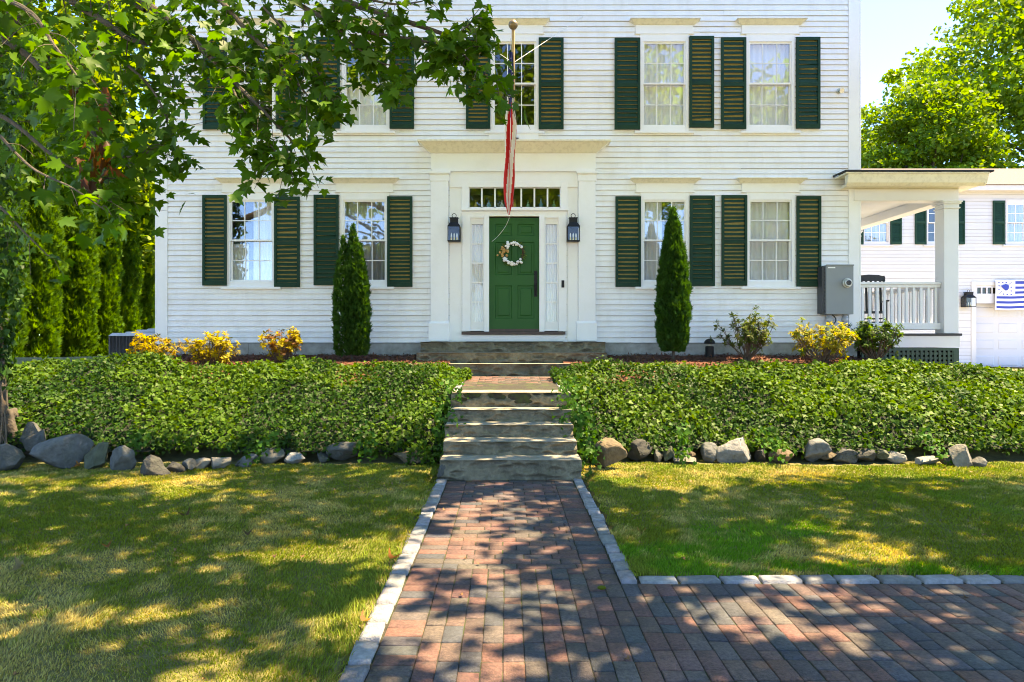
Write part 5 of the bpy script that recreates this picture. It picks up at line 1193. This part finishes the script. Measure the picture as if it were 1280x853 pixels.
P = np.c_[TX - .1 + np.cos(a) * lump, TY - .05 + np.sin(a) * lump, zz]; P += rg.normal(size=P.shape) * .03; up = nrm(np.c_[np.cos(a), np.sin(a), np.full(N, .5)] + rg.normal(size=(N, 3)) * .4)
V, Fc, C = instance(IVY[0], IVY[1], P, frames(nrm(rg.normal(size=(N, 3)) * .5 + [0, 0, -1]), up), rg.uniform(.05, .095, N), colvar(N, (.030, .085, .016), .35, .1, rg)); mesh_np('climbing_ivy', V, Fc, M['ivyleaf'], mt, col=C)

bm_ = MB(); PL = []          # branches and leaf positions
rg = np.random.default_rng(505)
def limb(pp, r0, r1, ntw, twl, lpt, start=.15, size_sp=.07, world=False, droop=.35, side=None):
    pts = [np.array(p, float) for p in pp] if world else [at(*p) for p in pp]
    p = spline(pts, 40); bm_.tube(p, np.linspace(r0, r1, len(p)), 7, False)
    for k in range(ntw):
        i = int((start + (1 - start) * (k + rg.random()) / ntw) * (len(p) - 1)); i = min(i, len(p) - 2)
        fw = nrm(p[i + 1] - p[i]); d = nrm(fw * .8 + rg.normal(size=3) * .75 + [0, 0, -droop]); L = twl * rg.uniform(.5, 1.2)
        e = p[i] + d * L + [0, 0, -.12 * L]; q = spline([p[i], p[i] + d * L * .5 + [0, 0, .02], e], 7); bm_.tube(q, np.linspace(max(.0025, r1 * .55), .0016, len(q)), 4, False)
        n = rg.poisson(lpt); tt = rg.random(n) ** .7; base = (1 - tt)[:, None] * p[i] + tt[:, None] * e; PL.append(base + rg.normal(size=(n, 3)) * size_sp + [0, 0, -.03])
    e = p[-1]; PL.append(e + rg.normal(size=(4, 3)) * .04)
# big limbs from the trunk, up and over towards the lawn
LI = dict(world=True)
limb([tr_[24], (-5.6, 7.6, 4.9), (-4.4, 6.3, 4.85), (-3.3, 5.3, 4.35), (-2.6, 4.9, 3.9)], .085, .014, 16, .5, 9, .35, .10, True)
limb([tr_[28], (-5.0, 7.0, 5.6), (-3.2, 5.6, 5.0), (-1.9, 5.0, 4.25), (-.75, 4.7, 3.75), (-.14, 4.6, 3.50)], .075, .006, 9, .30, 6, .62, .07, True, .5)
limb([(-100, 20, 6.4), (20, -25, 5.6), (110, 15, 5.1), (165, 50, 4.9), (215, 55, 4.8)], .040, .010, 22, .42, 9)
limb([(60, -70, 5.6), (160, -10, 5.0), (230, 40, 4.7), (285, 95, 4.5), (330, 140, 4.4), (378, 190, 4.35)], .034, .005, 40, .34, 11, .12, .08)
limb([(150, -60, 5.4), (250, -20, 4.8), (310, 40, 4.6), (350, 80, 4.5), (385, 120, 4.4)], .026, .005, 26, .30, 10, .2, .07)
limb([(285, 95, 4.5), (300, 130, 4.4), (330, 170, 4.35), (355, 205, 4.3)], .010, .003, 12, .25, 8, .1, .05)
limb([(300, -40, 4.9), (390, 15, 4.6), (450, 38, 4.5), (520, 50, 4.45), (560, 58, 4.4)], .020, .006, 22, .26, 8, .1, .06, False, .15)
limb([(520, 50, 4.45), (570, 62, 4.4), (600, 90, 4.35), (628, 104, 4.3)], .007, .003, 11, .20, 7, .1, .045)
limb([(540, 56, 4.45), (575, 40, 4.4), (592, 25, 4.4), (604, 22, 4.4)], .006, .003, 8, .17, 6, .2, .04)
limb([(380, -40, 4.7), (440, -8, 4.6), (490, 5, 4.5), (528, 2, 4.4)], .012, .004, 12, .20, 7, .1, .06)
limb([(330, 10, 4.7), (370, 55, 4.55), (400, 95, 4.5), (418, 130, 4.4)], .009, .003, 14, .25, 8, .1, .06)
limb([(420, 30, 4.6), (440, 55, 4.5), (480, 80, 4.45), (505, 78, 4.4)], .008, .003, 12, .22, 8, .1, .05)
limb([(-60, 40, 5.8), (20, 60, 5.4), (70, 110, 5.1), (110, 160, 4.9), (150, 195, 4.8), (190, 190, 4.7)], .030, .006, 40, .42, 11, .1, .09)
limb([(-60, 120, 5.8), (10, 150, 5.4), (60, 190, 5.2), (100, 215, 5.1), (150, 225, 5.0)], .022, .005, 18, .34, 8, .1, .08)
limb([(-60, -20, 4.4), (30, 10, 4.0), (70, 60, 3.8), (100, 100, 3.7)], .018, .005, 16, .4, 7, .1, .1)
limb([(130, 60, 5.0), (180, 100, 4.8), (205, 140, 4.7), (212, 180, 4.6)], .012, .004, 12, .28, 9, .1, .07)
limb([(-80, 200, 6.0), (-10, 250, 5.6), (30, 290, 5.5), (60, 320, 5.4)], .016, .004, 8, .3, 6, .1, .08)
limb([(0, 170, 4.2), (40, 210, 4.1), (90, 235, 4.0), (130, 262, 4.0)], .010, .003, 6, .25, 4, .1, .07)
P = np.concatenate(PL)
TM = [(MAPLE[0] * [1, 1, s], MAPLE[1]) for s in (1., 2.6, -1.5)]; pr = rg.permutation(len(P)); V1 = []; F1 = []; C1 = []; o_ = 0
for k in range(3):
    v, f, c = leaves(P[pr[k::3]], rg, .092, (.038, .110, .007), tmpl=TM[k], bright=.16); V1.append(v); F1.append(f + o_); C1.append(c); o_ += len(v)
V1 = np.concatenate(V1); F1 = np.concatenate(F1); C1 = np.concatenate(C1)
# the high crown over the lawn (above the picture), drawn by clumps so the sun comes through in patches
def crown(x0, x1, y0, y1, zlo, n, seed, thr, size=.17, zt=2.2):
    rs = np.random.default_rng(seed); X = rs.uniform(x0, x1, n); Y = rs.uniform(y0, y1, n); Z = np.maximum(zlo, 2.35 + .515 * Y) + rs.random(n) * zt
    SX = X - .44 * Z; SY = Y - .09 * Z           # density follows where a bough stands in the light
    k = fbm(np.c_[X * .75 - .33 * Z, Y * .8 - .07 * Z, Z * .18], seed, 3) > thr + .10 * (rs.random(n) - .5)
    ed = np.minimum.reduce([X - x0, x1 - X, Y - y0, y1 - Y]); k &= rs.random(n) < np.clip(ed / 1.2 + .25, 0, 1)
    P = np.c_[X, Y, Z][k]; return leaves(P, rs, size, (.11, .20, .030), .4, MAPLE_LOW, .05)
V2, F2, C2 = crown(-8.5, 4.3, -.5, 9.3, 5.9, 52000, 607, .425)
mesh_np('leafy_bough', V1, F1, M['leaf'], mt, col=C1); mesh_np('crown', V2, F2, M['crownleaf'], mt, col=C2)
for p in ([tr_[30], (-4.5, 6.5, 7.3), (-1.5, 4.6, 7.2), (1.5, 3.2, 7.0)], [tr_[26], (-5.5, 5.5, 6.6), (-4, 2.8, 6.8), (-2.5, .8, 7.)], [tr_[33], (-4.6, 7.4, 7.6), (-2.4, 6.6, 7.4), (.5, 6.2, 7.2)]):
    q = spline(p, 20); bm_.tube(q, np.linspace(.11, .02, len(q)), 7, False)
bm_.build('branch', M['bark'], mt)
# clusters of dead leaves caught in the branches
for (px, py, D, n, w) in ((122, 200, 4.5, 26, .07), (130, 130, 4.7, 12, .06), (98, 118, 4.8, 8, .05)):
    c = at(px, py, D); rs = np.random.default_rng(int(px)); P = c + rs.normal(size=(n, 3)) * [w * .8, w * .6, w * 1.3]
    V, Fc, C = instance(MAPLE[0] * [.5, 1, 1.6], MAPLE[1], P, frames(nrm(rs.normal(size=(n, 3)) * .4 + [0, 0, -1]), nrm(rs.normal(size=(n, 3)))), rs.uniform(.07, .12, n), colvar(n, (.09, .035, .012), .5, .15, rs)); mesh_np('dead_leaf_cluster', V, Fc, M['leaf'], mt, col=C)
# second maple, to the right of the camera, shading the right-hand lawn
mt2 = empty('maple_tree', (11.0, 2.2, 0), 'large maple standing right of the brick walk, casting the dappled shade', 'tree')
m = MB(); t2 = spline([(11, 2.2, -.1), (11.05, 2.2, 2.5), (10.8, 2.4, 5), (10.3, 2.8, 8.2)], 20); m.tube(t2, np.interp(np.linspace(0, 1, len(t2)), [0, .1, 1], [.5, .36, .14]), 12)
for p in ([t2[10], (9.2, 3.6, 6.2), (7., 4.6, 6.8), (4.2, 5., 6.9)], [t2[12], (9.5, 1.5, 6.6), (7.2, 1., 6.9), (4.4, .6, 7.)], [t2[14], (9.8, 4.8, 7.2), (8.4, 6.6, 7.4), (6.5, 7.3, 7.5)], [t2[9], (12.3, 3.6, 6.2), (13.5, 4.8, 6.8)]): q = spline(p, 16); m.tube(q, np.linspace(.13, .02, len(q)), 7, False)
m.build('trunk', M['bark'], mt2)
V, Fc, C = crown(3.0, 14.5, -1.5, 8.2, 6.0, 50000, 614, .42); mesh_np('crown', V, Fc, M['crownleaf'], mt2, col=C)

# ================================================================ LITTER ON THE LAWN
LITT = [(232, 650, .07, (.10, .06, .03), 'curled dark dead leaf on the shaded left lawn, nearest the wall'), (488, 706, .065, (.30, .11, .03), 'reddish dead leaf lying against the left cobbles'), (310, 672, .05, (.11, .07, .04), 'small grey-brown dead leaf in the middle of the left lawn'),
        (134, 688, .05, (.26, .09, .03), 'small rust-coloured leaf in the left lawn'), (752, 738, .05, (.14, .17, .01), 'green seed pod lying on the dark bricks at the walk corner'), (30, 715, .07, (.22, .17, .10), 'pale bent twig-like leaf at the far left of the lawn'),
        (452, 785, .05, (.28, .14, .06), 'small tan leaf beside the left cobbles near the camera'), (802, 668, .05, (.30, .14, .05), 'tan leaf on the right lawn beside the walk'), (100, 586, .06, (.34, .15, .05), 'orange-brown leaf in front of the slanted boulder'), (157, 584, .06, (.30, .13, .05), 'orange-brown leaf in front of the blocky boulders')]
for i, (px, py, s_, c, lab) in enumerate(LITT):
    D = CZ * F / (py - VY); p = at(px, py, D); rs = np.random.default_rng(i); T = MAPLE[0].copy(); T[:, 2] += T[:, 0] ** 2 * 1.6 + .25 * (T[:, 1] - .5) ** 2
    if 'pod' in lab: V = ICO_V * [.028, .014, .013] + p + [0, 0, .016]; Fc = ICO_F; C = np.tile(c, (len(V), 1))
    else:
        fr = frames(nrm(rs.normal(size=(1, 3)) * [1, 1, .1]), np.array([[.1, -.5, 1.]])); z = .035 if not (PX0 < p[0]) else .01
        V, Fc, C = instance(T, MAPLE[1], (p + [0, 0, z])[None], fr, np.array([s_ * 1.2]), np.array([c]))
    nm = 'seed_pod' if 'pod' in lab else 'fallen_leaf'; o = mesh_np(nm, V, Fc, M['leaf'], None, C, 'pod' in lab, origin=tuple(p)); tag(o, lab, 'seed pod' if 'pod' in lab else 'leaf', None if 'pod' in lab else 'fallen leaves on the lawn')

N = 170; rg = np.random.default_rng(77); X = rg.uniform(-6.5, 7, N); Y = rg.uniform(2.6, 8.2, N); pth = (X > PX0) & (X < PX1) | (X > PX0) & (Y < 4.4)
keep = ~pth | (rg.random(N) < .45); X, Y, pth = X[keep], Y[keep], pth[keep]; n = len(X)
T = MAPLE_LOW[0].copy(); T[:, 2] += T[:, 0] ** 2 * 1.4
V, Fc, C = instance(T, MAPLE_LOW[1], np.c_[X, Y, np.where(pth, .008, .030)], frames(nrm(rg.normal(size=(n, 3)) * [1, 1, .2]), nrm(rg.normal(size=(n, 3)) * .35 + [0, 0, 1])), rg.uniform(.012, .038, n), colvar(n, (.26, .15, .05), .6, .2, rg))
tag(mesh_np('leaf_litter', V, Fc, M['deadleaf'], col=C), kind='stuff')

# ================================================================ CAMERA, LIGHT
cam = bpy.data.cameras.new('camera'); co_ = bpy.data.objects.new('camera', cam); COL.objects.link(co_)
co_.location = (0, 0, CZ); co_.rotation_euler = (R(90), 0, 0); cam.lens = 24; cam.sensor_width = 36; cam.clip_end = 1500; cam.clip_start = .05
cam.shift_x = (640 - VX) / 1280.; cam.shift_y = -(426.5 - VY) / 1280.
scene.camera = co_
EL, AZ = R(67), R(10)        # AZ measured from +X towards +Y
sd = Vector((math.cos(EL) * math.cos(AZ), math.cos(EL) * math.sin(AZ), math.sin(EL)))
sl = bpy.data.lights.new('sun', 'SUN'); so = bpy.data.objects.new('sun', sl); COL.objects.link(so); sl.energy = 2.9; sl.angle = R(.53); sl.color = (1, .92, .78)
so.rotation_euler = sd.to_track_quat('Z', 'Y').to_euler(); so.location = (0, 0, 30)
w = bpy.data.worlds.new('World'); scene.world = w; w.use_nodes = True; nt = w.node_tree
for n in list(nt.nodes): nt.nodes.remove(n)
sk = nt.nodes.new('ShaderNodeTexSky'); sk.sky_type = 'NISHITA'; sk.sun_disc = False; sk.sun_elevation = EL; sk.sun_rotation = R(90) - AZ; sk.altitude = 2000; sk.air_density = 1.0; sk.dust_density = 0.; sk.ozone_density = 3.0
bg = nt.nodes.new('ShaderNodeBackground'); bg.inputs[1].default_value = .13; ow = nt.nodes.new('ShaderNodeOutputWorld'); sm = nt.nodes.new('ShaderNodeMix'); sm.data_type = 'RGBA'; sm.blend_type = 'MULTIPLY'; sm.inputs[0].default_value = 1; sm.inputs[7].default_value = (.46, .66, 1, 1); nt.links.new(sk.outputs[0], sm.inputs[6]); nt.links.new(sm.outputs[2], bg.inputs[0]); nt.links.new(bg.outputs[0], ow.inputs[0])
vs = scene.view_settings; vs.view_transform = 'Standard'; vs.look = 'None'; vs.exposure = 2.95; vs.use_white_balance = True; vs.white_balance_temperature = 10000; vs.white_balance_tint = 10; vs.gamma = 1; vs.use_curve_mapping = False
scene.render.engine = 'CYCLES'; scene.cycles.filter_width = 1.05; c_ = scene.cycles; c_.use_denoising = True; c_.max_bounces = 8; c_.diffuse_bounces = 4; c_.glossy_bounces = 3; c_.transmission_bounces = 4; c_.transparent_max_bounces = 12; c_.sample_clamp_indirect = 6; c_.caustics_reflective = False; c_.caustics_refractive = False
